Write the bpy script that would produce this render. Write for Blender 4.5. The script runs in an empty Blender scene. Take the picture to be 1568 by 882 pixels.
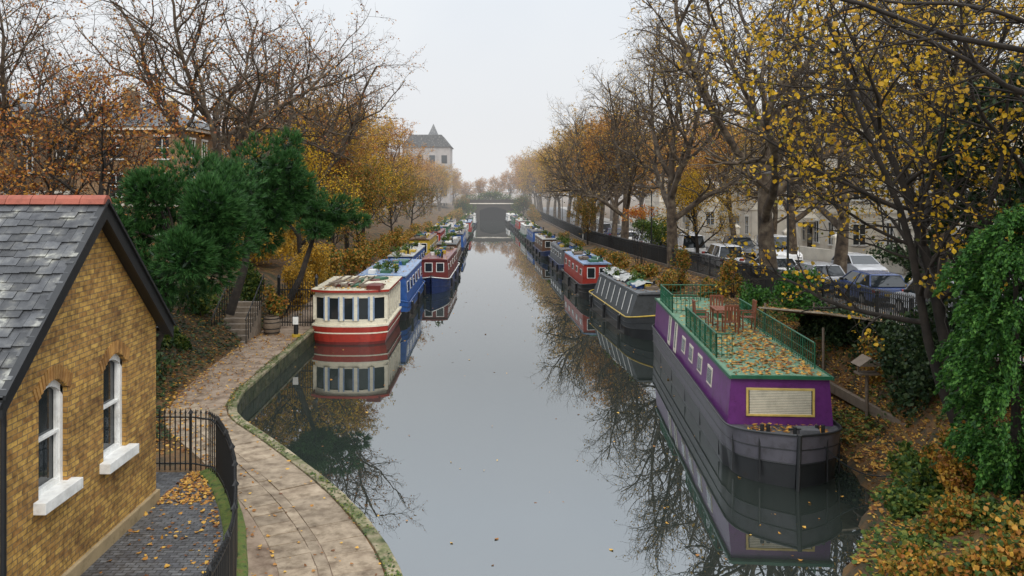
import bpy, math, random
import numpy as np
from mathutils import Matrix, Vector
R=np.random.default_rng(7); random.seed(7)
S=bpy.context.scene
# ---------------------------------------------------------------- helpers
def link(o,parent=None):
    S.collection.objects.link(o)
    if parent: o.parent=parent
    return o
class MB:
    def __init__(s): s.c=[]
    def add(s,V,F,m=0,sm=False):
        s.c.append((np.asarray(V,float).reshape(-1,3),np.asarray(F,int),m,sm)); return s
    def box(s,c,d,m=0,rz=0,M=None):
        x,y,z=[k/2 for k in d]
        V=np.array([[-x,-y,-z],[x,-y,-z],[x,y,-z],[-x,y,-z],[-x,-y,z],[x,-y,z],[x,y,z],[-x,y,z]])
        if M is not None: V=V@np.array(M.to_3x3()).T
        if rz:
            a,b=math.cos(rz),math.sin(rz); V=V@np.array([[a,b,0],[-b,a,0],[0,0,1]])
        return s.add(V+np.array(c),[[0,3,2,1],[4,5,6,7],[0,1,5,4],[1,2,6,5],[2,3,7,6],[3,0,4,7]],m)
    def bar(s,a,b,w,h,m=0):
        a=Vector(a);b=Vector(b);d=b-a
        q=d.to_track_quat('Y','Z').to_matrix()
        return s.box(((a+b)/2)[:],(w,d.length,h),m,M=q)
    def cyl(s,a,b,r0,r1=None,n=8,m=0,cap=True):
        r1=r0 if r1 is None else r1
        a=np.array(a,float);b=np.array(b,float)
        s.tubes(np.array([[a,b]]),np.array([[r0,r1]]),n,m)
        if cap:
            d=(b-a)/np.linalg.norm(b-a); u=np.cross(d,[0.13,.31,.9] if abs(d[2])<.9 else [1,0.1,0]);u/=np.linalg.norm(u);v=np.cross(d,u)
            t=np.arange(n)*2*math.pi/n
            for p,r,o in((a,r0,-1),(b,r1,1)):
                s.add(p+r*(np.cos(t)[:,None]*u+np.sin(t)[:,None]*v),[list(range(n))[::o]],m)
        return s
    def tubes(s,P,Rr,n,m=0):
        P=np.asarray(P,float);Rr=np.asarray(Rr,float);B,k,_=P.shape
        T=np.gradient(P,axis=1); T/=np.linalg.norm(T,axis=2,keepdims=True)+1e-9
        ref=np.where(np.abs(T[:,:1,2:3])<.9,np.array([[[.13,.31,.9]]]),np.array([[[1,.1,0]]]))
        U=np.cross(T,np.broadcast_to(ref,T.shape));U/=np.linalg.norm(U,axis=2,keepdims=True)+1e-9;W=np.cross(T,U)
        t=np.arange(n)*2*math.pi/n
        V=P[:,:,None,:]+Rr[:,:,None,None]*(np.cos(t)[None,None,:,None]*U[:,:,None,:]+np.sin(t)[None,None,:,None]*W[:,:,None,:])
        idx=np.arange(B*k*n).reshape(B,k,n)
        a=idx[:,:-1,:];b=np.roll(idx,-1,2)[:,:-1,:];c=np.roll(idx,-1,2)[:,1:,:];d=idx[:,1:,:]
        return s.add(V,np.stack([a,b,c,d],-1).reshape(-1,4),m,True)
    def grid(s,V,m=0,sm=False,closed=False):
        V=np.asarray(V,float);a,b=V.shape[:2];idx=np.arange(a*b).reshape(a,b)
        F=np.stack([idx[:-1,:-1],idx[:-1,1:],idx[1:,1:],idx[1:,:-1]],-1).reshape(-1,4)
        return s.add(V,F,m,sm)
    def prism(s,poly,axis,h0,h1,m=0):
        n=len(poly);V=[]
        for h in(h0,h1):
            for p in poly:
                V.append((h,p[0],p[1]) if axis==0 else (p[0],h,p[1]) if axis==1 else (p[0],p[1],h))
        s.add(V,[[i,(i+1)%n,(i+1)%n+n,i+n] for i in range(n)],m)
        s.add(V,[list(range(n))[::-1],list(range(n,2*n))],m); return s
    def obj(s,name,mats,parent=None,bevel=0,loc=None,rz=0):
        me=bpy.data.meshes.new(name)
        o=link(bpy.data.objects.new(name,me),parent)
        if not isinstance(mats,(list,tuple)): mats=[mats]
        for m in mats: me.materials.append(m)
        nv=0;Vs=[];LI=[];LS=[];MI=[];SM=[];ls=0
        for V,F,m,sm in s.c:
            Vs.append(V);F=np.atleast_2d(F);k=F.shape[1]
            LI.append((F+nv).ravel());LS.append(ls+np.arange(len(F))*k);ls+=F.size
            MI.append(np.full(len(F),m));SM.append(np.full(len(F),sm));nv+=len(V)
        V=np.concatenate(Vs);LI=np.concatenate(LI);LS=np.concatenate(LS)
        me.vertices.add(len(V));me.vertices.foreach_set('co',V.ravel().astype(np.float32))
        me.loops.add(len(LI));me.loops.foreach_set('vertex_index',LI.astype(np.int32))
        me.polygons.add(len(LS));me.polygons.foreach_set('loop_start',LS.astype(np.int32))
        me.polygons.foreach_set('material_index',np.concatenate(MI).astype(np.int32))
        me.polygons.foreach_set('use_smooth',np.concatenate(SM).astype(bool))
        me.update(calc_edges=True);me.validate()
        if bevel:
            b=o.modifiers.new('bevel','BEVEL');b.width=bevel;b.segments=2;b.limit_method='ANGLE'
        if loc is not None:o.location=loc
        o.rotation_euler[2]=rz
        return o
def empty(name,loc=(0,0,0),rz=0):
    o=link(bpy.data.objects.new(name,None));o.location=loc;o.rotation_euler[2]=rz;return o
# ---------------------------------------------------------------- materials
def newmat(name):
    m=bpy.data.materials.new(name);m.use_nodes=True;nt=m.node_tree
    return m,nt,nt.nodes['Principled BSDF'],nt.nodes['Material Output']
def ramp(nt,cols,fac,pos=None):
    r=nt.nodes.new('ShaderNodeValToRGB');e=r.color_ramp.elements
    n=len(cols);pos=pos or [i/(n-1) for i in range(n)]
    while len(e)<n:e.new(.5)
    for i in range(n):e[i].position=pos[i];e[i].color=(*cols[i],1)
    nt.links.new(fac,r.inputs[0]);return r.outputs[0]
def noise(nt,scale,det=4,rough=.6,vec=None):
    t=nt.nodes.new('ShaderNodeTexNoise');t.inputs['Scale'].default_value=scale;t.inputs['Detail'].default_value=det;t.inputs['Roughness'].default_value=rough
    if vec is None:
        c=nt.nodes.new('ShaderNodeTexCoord');vec=c.outputs['Object']
    nt.links.new(vec,t.inputs['Vector']);return t.outputs['Fac']
def mixc(nt,a,b,fac,mode='MIX'):
    m=nt.nodes.new('ShaderNodeMix');m.data_type='RGBA';m.blend_type=mode
    for s,v in((m.inputs[6],a),(m.inputs[7],b),(m.inputs[0],fac)):
        if isinstance(v,(tuple,float,int)): s.default_value=(*v,1) if isinstance(v,tuple) else v
        else: nt.links.new(v,s)
    return m.outputs[2]
def bump(nt,b,h,st=.3,dist=.02):
    n=nt.nodes.new('ShaderNodeBump');n.inputs['Strength'].default_value=st;n.inputs['Distance'].default_value=dist
    nt.links.new(h,n.inputs['Height']);nt.links.new(n.outputs[0],b.inputs['Normal'])
def mat(name,cols,rough=.6,sc=3,bst=0.2,metal=0,island=0,bsc=None,bd=.02,pos=None,dirt=0):
    m,nt,b,o=newmat(name)
    if not isinstance(cols,list):cols=[tuple(c*.8 for c in cols),cols,tuple(min(1,c*1.12) for c in cols)]
    f=noise(nt,sc)
    if pos is None: pos=[.3+.4*i/(len(cols)-1) for i in range(len(cols))]
    c=ramp(nt,cols,f,pos)
    if island:
        g=nt.nodes.new('ShaderNodeNewGeometry')
        c=mixc(nt,c,ramp(nt,[(1-island,)*3,(1+island*.6,)*3],g.outputs['Random Per Island']),1.,'MULTIPLY')
    if dirt:
        d=ramp(nt,[(1,1,1),(1,1,1),(.35,.3,.22)],noise(nt,sc*.7+1.3,8,.75),[0,.5,.72])
        c=mixc(nt,c,d,float(dirt),'MULTIPLY')
    nt.links.new(c,b.inputs['Base Color'])
    b.inputs['Roughness'].default_value=rough;b.inputs['Metallic'].default_value=metal
    if bst: bump(nt,b,noise(nt,bsc or sc*6,5),bst,bd)
    return m
def leafm(name,cols,trans=.3,rough=.55,pos=None):
    m,nt,b,o=newmat(name)
    g=nt.nodes.new('ShaderNodeNewGeometry')
    c=ramp(nt,cols,g.outputs['Random Per Island'],pos)
    b.inputs['Roughness'].default_value=rough
    b.inputs['Specular IOR Level'].default_value=.3
    nt.links.new(c,b.inputs['Base Color'])
    if trans>0:
        t=nt.nodes.new('ShaderNodeBsdfTranslucent');nt.links.new(c,t.inputs[0])
        x=nt.nodes.new('ShaderNodeMixShader');x.inputs[0].default_value=trans
        nt.links.new(b.outputs[0],x.inputs[1]);nt.links.new(t.outputs[0],x.inputs[2]);nt.links.new(x.outputs[0],o.inputs[0])
    return m
def bricks(name,c1,c2,mor,bw=.225,bh=.075,rough=.85,flat=False,soot=.5,ms=.012):
    m,nt,b,o=newmat(name)
    tc=nt.nodes.new('ShaderNodeTexCoord');sp=nt.nodes.new('ShaderNodeSeparateXYZ');nt.links.new(tc.outputs['Object'],sp.inputs[0])
    ad=nt.nodes.new('ShaderNodeMath');cb=nt.nodes.new('ShaderNodeCombineXYZ')
    nt.links.new(sp.outputs[0],ad.inputs[0])
    if flat: nt.links.new(sp.outputs[0],cb.inputs[0]);nt.links.new(sp.outputs[1],cb.inputs[1])
    else:
        nt.links.new(sp.outputs[1],ad.inputs[1]);nt.links.new(ad.outputs[0],cb.inputs[0]);nt.links.new(sp.outputs[2],cb.inputs[1])
    t=nt.nodes.new('ShaderNodeTexBrick');t.inputs['Scale'].default_value=1
    t.inputs['Brick Width'].default_value=bw;t.inputs['Row Height'].default_value=bh;t.inputs['Mortar Size'].default_value=ms
    t.inputs['Mortar Smooth'].default_value=.3;t.inputs['Bias'].default_value=0
    t.inputs['Color1'].default_value=(*c1,1);t.inputs['Color2'].default_value=(*c2,1);t.inputs['Mortar'].default_value=(*mor,1)
    nt.links.new(cb.outputs[0],t.inputs['Vector'])
    c=mixc(nt,t.outputs['Color'],ramp(nt,[(.32,.27,.22),(1,1,1),(1.2,1.1,.9)],noise(nt,.8,10,.75),[.33,.52,.75]),float(soot),'MULTIPLY')
    c=mixc(nt,c,ramp(nt,[(.45,.38,.32),(1.12,1.1,1.05)],noise(nt,8,4),[.36,.58]),.8,'MULTIPLY')
    nt.links.new(c,b.inputs['Base Color']);b.inputs['Roughness'].default_value=rough
    bump(nt,b,t.outputs['Fac'],-.8,.015);return m
BLACK=mat('black_iron',(.012,.013,.014),.45,8,.1)
WHITE=mat('white_paint',(.78,.78,.75),.4,4,.05,dirt=.4)
CREAM=mat('cream_paint',(.72,.67,.53),.4,4,.05,dirt=.3)
GLASS,_nt,_b,_o=newmat('window_glass');_b.inputs['Base Color'].default_value=(.02,.025,.028,1);_b.inputs['Roughness'].default_value=.04;_b.inputs['IOR'].default_value=1.6
YBRICK=bricks('stock_brick',(.56,.35,.085),(.33,.17,.045),(.2,.14,.07),.27,.092,soot=.95,ms=.011)
VBRICK=bricks('villa_brick',(.34,.2,.09),(.22,.12,.06),(.2,.17,.12))
ARCHB=mat('arch_brick',[(.24,.11,.03),(.46,.25,.07)],.85,5,.3,island=.35)
SLATE=mat('slate',[(.035,.037,.042),(.075,.078,.082),(.12,.12,.115),(.36,.36,.31)],.6,3.4,.5,island=.5,pos=[.3,.5,.6,.72],dirt=.3)
TERRA=mat('ridge_terracotta',(.28,.075,.045),.7,5,.3,island=.25,dirt=.6)
BARK=mat('bark',[(.022,.017,.012),(.085,.06,.04),(.17,.135,.09)],.9,2.5,.5,bsc=9)
BARKD=mat('dark_bark',[(.010,.008,.006),(.04,.03,.022)],.9,3,.4)
SOIL=mat('soil_litter',[(.025,.03,.01),(.06,.04,.018),(.14,.07,.022),(.05,.07,.018)],.95,1.3,.8,bsc=6,bd=.08)
ASPH=mat('asphalt',(.075,.075,.078),.75,1,.3,bsc=30,bd=.005)
PAVE=mat('pavement_stone',(.27,.25,.22),.8,2,.2)
PATH=mat('gravel_path',[(.13,.085,.055),(.25,.185,.13),(.33,.255,.19)],.9,2.2,.4,bsc=30,bd=.01,dirt=.7)
SLAB=mat('path_slabs',[(.13,.09,.055),(.26,.20,.135),(.36,.285,.2)],.8,2.9,.4,island=.2,bsc=18,bd=.012,dirt=.9)
COPE=mat('coping_stone',[(.035,.055,.012),(.12,.125,.05),(.25,.21,.13),(.33,.28,.19)],.85,2.6,.5,island=.2,bsc=14,dirt=.9)
QUAY=mat('quay_wall',[(.008,.012,.005),(.02,.03,.008),(.05,.055,.022),(.07,.065,.04)],.7,3,.7,island=.3,bsc=10,bd=.04)
YARD=bricks('yard_pavers',(.075,.078,.09),(.135,.14,.15),(.02,.02,.018),.2,.1,.5,flat=True,soot=.6,ms=.011)
MOSS=mat('moss',[(.02,.04,.01),(.09,.13,.02),(.13,.10,.03)],.95,6,.8,bsc=25,bd=.03)
STUC=mat('stucco',(.75,.70,.60),.7,1,.1,dirt=.3)
WOOD=mat('teak',(.20,.065,.03),.5,5,.2)
OLDW=mat('old_wood',(.16,.12,.085),.8,4,.3)
TYRE=mat('rubber',(.015,.015,.015),.8,5,.1)
CHROME=mat('alloy',(.5,.5,.52),.3,5,0,metal=.9)
L_RUST=leafm('rust_leaves',[(.13,.035,.012),(.30,.10,.025),(.45,.19,.035),(.55,.30,.05)])
L_TAN=leafm('tan_leaves',[(.18,.08,.03),(.40,.18,.045),(.58,.28,.055),(.66,.36,.06)])
L_OCH=leafm('ochre_leaves',[(.13,.12,.03),(.4,.25,.04),(.60,.34,.04),(.7,.42,.04)])
L_YEL=leafm('yellow_leaves',[(.10,.11,.02),(.38,.24,.02),(.64,.39,.02),(.75,.48,.03),(.48,.22,.02)],.4)
L_GRN=leafm('green_leaves',[(.015,.04,.01),(.04,.09,.015),(.10,.15,.025),(.2,.2,.03)])
L_BRT=leafm('bright_green_leaves',[(.012,.05,.01),(.04,.13,.02),(.11,.25,.04)])
L_DRK=leafm('ivy_leaves',[(.008,.02,.008),(.025,.055,.018),(.06,.09,.025)],.15)
L_MIX=leafm('mixed_leaves',[(.03,.06,.012),(.08,.12,.02),(.3,.2,.03),(.35,.13,.03),(.55,.32,.04)])
L_PINE=leafm('pine_needles',[(.012,.045,.012),(.03,.10,.022),(.07,.17,.04)],.15)
L_PIN2=leafm('inner_pine_needles',[(.006,.022,.008),(.012,.04,.012)],.0)  # darker needles filling the inside of each clump
L_RED=leafm('red_leaves',[(.35,.07,.02),(.5,.18,.03),(.55,.30,.04)])
L_FALL=leafm('fallen_leaves',[(.12,.045,.018),(.30,.13,.03),(.5,.25,.04),(.62,.39,.08)],.1)
def paint(n,c,rough=.35,dirt=.6): return mat(n,c,rough,2.5,.04,dirt=dirt)
# ---------------------------------------------------------------- scatter
def unit(n,rng=R):
    v=rng.normal(size=(n,3));return v/np.linalg.norm(v,axis=1,keepdims=True)
def leaves(mb,P,size,m=0,flat=False,hexa=False,asp=.36,dirn=None):
    n=len(P)
    if n==0:return
    a=unit(n) if dirn is None else dirn
    if flat: a[:,2]*=.15
    a/=np.linalg.norm(a,axis=1,keepdims=True)
    if flat:
        r=np.tile([0,0,1.],(n,1))+R.normal(0,.25,(n,3))
        b=np.cross(a,r)
    else: b=np.cross(a,unit(n))
    b/=np.linalg.norm(b,axis=1,keepdims=True)+1e-9
    s=(size*R.uniform(.55,1.4,n))[:,None]
    if hexa:
        c=np.cross(a,b)*.14*s
        V=np.stack([P-a*s*.5,P-a*s*.2+b*s*asp+c,P+a*s*.15+b*s*asp*1.15+c,P+a*s*.55,P+a*s*.15-b*s*asp*1.15+c,P-a*s*.2-b*s*asp+c],1)
        F=np.arange(n*6).reshape(n,6)
    else:
        V=np.stack([P-a*s*.5,P+b*s*asp,P+a*s*.5,P-b*s*asp],1);F=np.arange(n*4).reshape(n,4)
    mb.add(V,F,m)
# ---------------------------------------------------------------- trees
def grow(rng,start,d,L,r,lvl,P,out,tips):
    n=P['seg'][lvl];pts=[start];rad=[r];p=start.copy();dirs=[d];st=L/n
    for i in range(n):
        d=d+rng.normal(0,P['wob'][lvl],3);d[2]+=P['trop'][lvl];d/=np.linalg.norm(d)
        p=p+d*st;pts.append(p);dirs.append(d);rad.append(r*(1-P['tap']*(i+1)/n))
    pts=np.array(pts);out.append((lvl,pts,np.array(rad)))
    if lvl==len(P['len'])-1: tips.append(pts);return
    k=P['kids'][lvl];ph=rng.uniform(0,6.28);lo=P['lo'][lvl]
    for j in range(k):
        t=lo+(1-lo)*(j+rng.uniform(.1,.9))/k;q=t*n;i=min(int(q),n-1);f=q-i
        pos=pts[i]*(1-f)+pts[i+1]*f;dd=dirs[i+1]
        u=np.cross(dd,[.1,.2,1] if abs(dd[2])<.95 else [1,0,0]);u/=np.linalg.norm(u);v=np.cross(dd,u)
        ph+=2.4+rng.normal(0,.4);an=P['ang'][lvl]*rng.uniform(.7,1.3)
        cd=dd*math.cos(an)+(u*math.cos(ph)+v*math.sin(ph))*math.sin(an)
        if cd[2]<-.3:cd[2]*=.3
        cd/=np.linalg.norm(cd)
        rr=(rad[i]*(1-f)+rad[i+1]*f)*rng.uniform(*P.get('rk',(.5,.72)))
        grow(rng,pos,cd,P['len'][lvl+1]*rng.uniform(.7,1.25)*(1.1-.4*t),max(rr,P['rmin']),lvl+1,P,out,tips)
PLANE=dict(seg=[7,9,7,5,4],wob=[.05,.12,.16,.2,.22],trop=[.04,.07,.05,.02,-.01],tap=.72,kids=[8,8,7,6],lo=[.38,.22,.15,.1],ang=[.75,.75,.8,.8],len=[10,8.5,4.2,2,.95],rmin=.009)
BIG=dict(PLANE,kids=[7,9,8,6],lo=[.3,.2,.12,.1],ang=[.7,.8,.8,.8],wob=[.05,.15,.19,.22,.25],tap=.65,rk=(.55,.8),len=[9,10.5,5.2,2.3,1.0],rmin=.010)
def tree_mesh(name,seed,P,r0,bark,leafmat,nleaf,lsize,extra=None,hexa=False,clump=.12,keep=1.):
    rng=np.random.default_rng(seed);out=[];tips=[]
    for st in (extra or [dict(p=(0,0,0),d=(0,0,1),L=P['len'][0],r=r0,l=0)]):
        d=np.array(st['d'],float);d/=np.linalg.norm(d)
        grow(rng,np.array(st['p'],float),d,st['L'],st['r'],st['l'],P,out,tips)
    mb=MB();sides=[9,6,5,3,3]
    for l in range(len(P['len'])):
        g=[(p,r) for (ll,p,r) in out if ll==l]
        if g: mb.tubes(np.array([x[0] for x in g]),np.array([x[1] for x in g]),sides[l],0)
    T=np.array(tips)
    if nleaf>0:
        sel=R.random(len(T))<keep;T=T[sel]
        N=int(nleaf*len(T));i=R.integers(0,len(T),N);k=R.uniform(0,T.shape[1]-1.001,N);a=k.astype(int);f=(k-a)[:,None]
        Pp=T[i,a]*(1-f)+T[i,a+1]*f+R.normal(0,clump,(N,3))
        leaves(mb,Pp,lsize,1,hexa=hexa)
    return mb.obj(name,[bark,leafmat])
def place(o,locs,name):
    for i,(x,y,z,rz,s) in enumerate(locs):
        q=o if (i==0 and not o.get('used')) else link(bpy.data.objects.new(name,o.data))
        if i==0:o['used']=1
        q.name=name;q.location=(x,y,z);q.rotation_euler=(0,0,rz);q.scale=(s,s,s)
def shrub(name,c,rad,n,size,m,lumps=9,stems=4,hexa=False,asp=.36,z0=None):
    mb=MB();c=np.array(c,float);rad=np.array(rad,float)
    lumps=max(lumps,int(lumps*1.6))
    L=unit(lumps)*R.uniform(.25,.85,(lumps,1));lr=R.uniform(.22,.52,lumps)
    i=R.integers(0,lumps,n);d=unit(n)*(R.random((n,1))**.33)*lr[i][:,None]*R.choice([1,1,1,1.35],(n,1))
    P=c+(L[i]+d)*rad
    leaves(mb,P,size,1,hexa=hexa,asp=asp)
    zb=c[2]-rad[2] if z0 is None else z0
    for j in range(min(stems*2,lumps)):
        a=np.array([c[0]+R.normal(0,.1)*rad[0],c[1],zb]);b=c+L[j]*rad
        mb.cyl(a,b,.03,.01,5,0,False)
    return mb.obj(name,[BARKD,m])
# ---------------------------------------------------------------- terrain tables
def tab(t):
    a=np.array(t,float);return lambda y:np.interp(y,a[:,0],a[:,1])
Lx=tab([(-30,-.9),(8,-.95),(11,-1.1),(13,-1.3),(14.4,-1.6),(15.8,-2.1),(17.1,-2.75),(18.3,-3.4),(19.4,-4.1),(20.5,-4.85),(21.6,-5.6),(22.7,-6.4),(23.6,-7.1),(24.4,-7.65),(25.3,-8.05),(27.4,-8.4),(36,-8.55),(50,-8.7),(100,-8.2),(140,-6.5),(172,-4.2),(190,-4.2),(900,-6)])
Pl=tab([(-30,-2.6),(8,-3.0),(11,-3.5),(14.4,-4.4),(17.1,-5.4),(19.2,-6.4),(20.8,-7.3),(22.5,-8.7),(24.3,-9.7),(27,-10.3),(31,-10.7),(40,-10.9),(100,-10.4),(170,-6.8),(900,-8)])
Rx=tab([(-30,4),(8,5),(12,5.6),(14,6.3),(16,7.1),(17.5,8.0),(19,8.9),(21,9.6),(24,9.9),(36,10.2),(45,9.6),(55,8.4),(64,8),(94,7.4),(144,6.1),(172,4.4),(190,4.4),(900,6)])
Fx=tab([(-30,13.2),(45,13.4),(94,10.4),(180,9),(900,9)])
Zr=tab([(-30,3.1),(20,2.75),(31,2.4),(45,1.95),(70,1.45),(94,1.15),(200,1.05),(900,1)])
def sst(a,b,x):
    t=min(max((x-a)/(b-a),0),1);return t*t*(3-2*t)
def prof(Y):
    l,p,r,f,z=Lx(Y),Pl(Y),Rx(Y),Fx(Y),Zr(Y);s=sst(21,30,Y)
    zr0=.5;q=1-sst(36,40,Y);w=.12*math.sin(Y*2.3)+.08*math.sin(Y*5.1)
    return [(-600,.6+s*2.8),(-60,.6+s*2.8),(-30,.6+s*2.6),(min(p-6,-14),.6+s*2.2),(p-3,.6+s*1.5),(p-1.2,.6+s*.6),(p-.1,.6),(l-.02,.6),(l,-1.3),(r-.5*q,-1.3),(r-.25*q+w*q,-.1*q+zr0*(1-q)),(r+.25+w*q,.34*q+zr0*(1-q)),(r+1.,zr0+.15),(f-1.6,z*.75+.1),(f-.5,z-.02),(f,z),(f+2.6,z),(f+11,z),(f+14,z+.1),(f+40,z+.3),(600,2.5)]
def gz(x,y):
    P=prof(y);return float(np.interp(x,[a[0] for a in P],[a[1] for a in P]))
Ys=np.concatenate([np.arange(-30,6,3),np.arange(6,60,.5),np.arange(60,200,3),np.array([200,250,350,500,900])])
mb=MB();mb.grid([[(x,y,z) for x,z in prof(y)] for y in Ys],sm=False);mb.obj('ground',[SOIL])
def loft(name,Y,fa,fb,fz,m,dz=.004,side=0,nx=1):
    mb=MB();rows=[]
    for y in Y:
        a,b,z=fa(y),fb(y),fz(y)+dz
        row=[(a+(b-a)*i/nx,y,z) for i in range(nx+1)]
        if side: row=[(a,y,z-side)]+row+[(b,y,z-side)]
        rows.append(row)
    mb.grid(rows);return mb.obj(name,[m])
Yr=Ys[Ys<=260]
loft('pavement',Yr,lambda y:Fx(y)+.12,lambda y:Fx(y)+2.6,Zr,PAVE,.12,.3)
loft('road',Yr,lambda y:Fx(y)+2.6,lambda y:Fx(y)+10.4,Zr,ASPH,.006)
loft('pavement',Yr,lambda y:Fx(y)+10.4,lambda y:Fx(y)+13,Zr,PAVE,.12,.3)
mb=MB()
for y in np.arange(10,180,5.): mb.box((Fx(y)+6.5,y,Zr(y)+.012),(.1,2.2,.006))
mb.obj('road_marking',[WHITE])
Yp=Ys[(Ys>=-30)&(Ys<=172)]
loft('towpath',Yp,lambda y:Pl(y)-.1,lambda y:Lx(y)-.3,lambda y:.6,PATH,.012,nx=3)
ed=np.array([(Lx(y),y) for y in np.arange(2,172,.25)])
for _ in range(6): ed[1:-1]=(ed[:-2]+2*ed[1:-1]+ed[2:])/4
sg=np.concatenate([[0],np.cumsum(np.linalg.norm(np.diff(ed,axis=0),axis=1))])
def edp(s):
    x=np.interp(s,sg,ed[:,0]);y=np.interp(s,sg,ed[:,1]);x2=np.interp(s+.2,sg,ed[:,0]);y2=np.interp(s+.2,sg,ed[:,1]);x1=np.interp(s-.2,sg,ed[:,0]);y1=np.interp(s-.2,sg,ed[:,1])
    t=np.array([x2-x1,y2-y1]);t/=np.linalg.norm(t);return np.array([x,y]),np.array([-t[1],t[0]])
def slabrow(mb,t0,t1,ln,z,th,off=0,gap=.012,smin=0,smax=None,m=0):
    s=smin+off
    while s<(smax or sg[-1])-ln:
        L=ln*R.uniform(.85,1.15);pts=[]
        for q in(s+gap,s+L-gap):
            p,n=edp(q);pts.append((p+n*(t0+gap+R.normal(0,.006)),p+n*(t1-gap)))
        zz=z+R.normal(0,.005)
        a,b=pts[0];d,c=pts[1];e=R.normal(0,.004,4)
        V=[(*a,zz-th),(*b,zz-th),(*c,zz-th),(*d,zz-th),(*a,zz+e[0]),(*b,zz+e[1]),(*c,zz+e[2]),(*d,zz+e[3])]
        mb.add(V,[[4,7,6,5],[0,4,5,1],[1,5,6,2],[2,6,7,3],[3,7,4,0]],m);s+=L
mb=MB();slabrow(mb,-.05,.24,.9,.652,.10);mb.obj('canal_coping',[COPE],bevel=.018)
mb=MB()
for k in range(3): slabrow(mb,-.02+R.uniform(0,.005),.1,.55,.55-.24*k,.235,(.3*k)%.5)
mb.obj('canal_wall',[QUAY],bevel=.012)
mb=MB();slabrow(mb,.26,1.15,.75,.628,.06,.2,smax=26,gap=.008);slabrow(mb,1.15,1.38,1.1,.633,.06,smax=26,gap=.008);slabrow(mb,1.38,2.05,.62,.626,.06,.4,smax=26,gap=.008);mb.obj('towpath_slabs',[SLAB],bevel=.006)
mb=MB()
for y in np.arange(40,172,1.0):
    mb.bar((Rx(y)+.12,y+.02,.40),(Rx(y+1)+.12,y+.98,.40),.3,.34)
mb.obj('canal_wall',[QUAY])
mb=MB();pts=[(-20,-5),(-3.6,-5),(-3.65,11),(-4.1,13),(-4.75,15.4),(-5.6,17.4),(-6.3,18.8),(-6.9,19.6),(-20,19.6)]
mb.add([(x-.25 if x>-19 else x,y,.63) for x,y in pts],[list(range(len(pts)))]);mb.obj('courtyard',[YARD])
FC=[(-8.4,19.65),(-7.6,19.65),(-6.85,19.62),(-6.45,19.1),(-6.1,18.45),(-5.78,17.8),(-5.45,17.05),(-5.15,16.3),(-4.9,15.5),(-4.63,14.7),(-4.4,13.9),(-4.22,13.2),(-4.1,12.5),(-4.02,11.5),(-4,10)]
fc=np.array(FC[2:]);mb=MB()
d=np.gradient(fc,axis=0);d/=np.linalg.norm(d,axis=1,keepdims=True);nn=np.stack([d[:,1],-d[:,0]],1)
rows=[]
for p,n in zip(fc,nn):
    rows.append([(*(p+n*t),z) for t,z in((-.22,.6),(-.18,.69),(0,.72),(.2,.68),(.24,.6))])
mb.grid(rows,sm=True);mb.obj('moss_kerb',[MOSS])
# water
mb=MB();mb.add([(-12,-30,0),(14,-30,0),(14,900,0),(-12,900,0)],[[0,1,2,3]])
m,nt,b,o=newmat('water')
b.inputs['Base Color'].default_value=(.022,.028,.024,1);b.inputs['Roughness'].default_value=.008;b.inputs['IOR'].default_value=2.75
tc=nt.nodes.new('ShaderNodeTexCoord');mp=nt.nodes.new('ShaderNodeMapping');mp.inputs['Scale'].default_value=(.9,.35,1);nt.links.new(tc.outputs['Object'],mp.inputs[0])
bump(nt,b,noise(nt,1.6,3,.5,mp.outputs[0]),.03,.05)
mb.obj('canal_water',[m])
# ---------------------------------------------------------------- railings
def railing(name,pts,h,sp,zf,bar=.018,spike=True,rails=(.12,.93),post=0):
    mb=MB();P=np.array(pts,float);s=np.concatenate([[0],np.cumsum(np.linalg.norm(np.diff(P,axis=0),axis=1))])
    at=lambda q:(np.interp(q,s,P[:,0]),np.interp(q,s,P[:,1]))
    n=int(s[-1]/sp)
    for i in range(n+1):
        x,y=at(i*sp);z=zf(x,y)
        big=post and i%post==0
        w=bar*2.2 if big else bar
        mb.box((x,y,z+h/2),(w,w,h))
        if spike:
            mb.add([(x-w,y-w,z+h),(x+w,y-w,z+h),(x+w,y+w,z+h),(x-w,y+w,z+h),(x,y,z+h+.11)],[[0,1,4],[1,2,4],[2,3,4],[3,0,4]])
    for f in rails:
        q=list(np.arange(0,s[-1],.6))+[s[-1]]
        for a,b in zip(q[:-1],q[1:]):
            xa,ya=at(a);xb,yb=at(b)
            mb.bar((xa,ya,zf(xa,ya)+h*f),(xb,yb,zf(xb,yb)+h*f),.045,.025)
    return mb.obj(name,[BLACK])
railing('iron_railing',FC,1.38,.125,lambda x,y:.66,.024,post=9)
railing('iron_railing',[(Fx(y),y) for y in np.arange(12,95,2.)],1.35,.13,lambda x,y:Zr(y)+.02,.03,rails=(.08,.9),post=18)
railing('iron_railing',[(Fx(y),y) for y in np.arange(95,178,3.)],1.35,.24,lambda x,y:Zr(y)+.02,.05,rails=(.08,.9))
mb=MB()
for y in np.arange(12,176,2.): mb.bar((Fx(y),y,Zr(y)-.05),(Fx(y+2),y+2,Zr(y+2)-.05),.3,.5)
mb.obj('railing_plinth_wall',[bricks('plinth_brick',(.15,.1,.06),(.1,.07,.05),(.1,.09,.07))])
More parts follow.
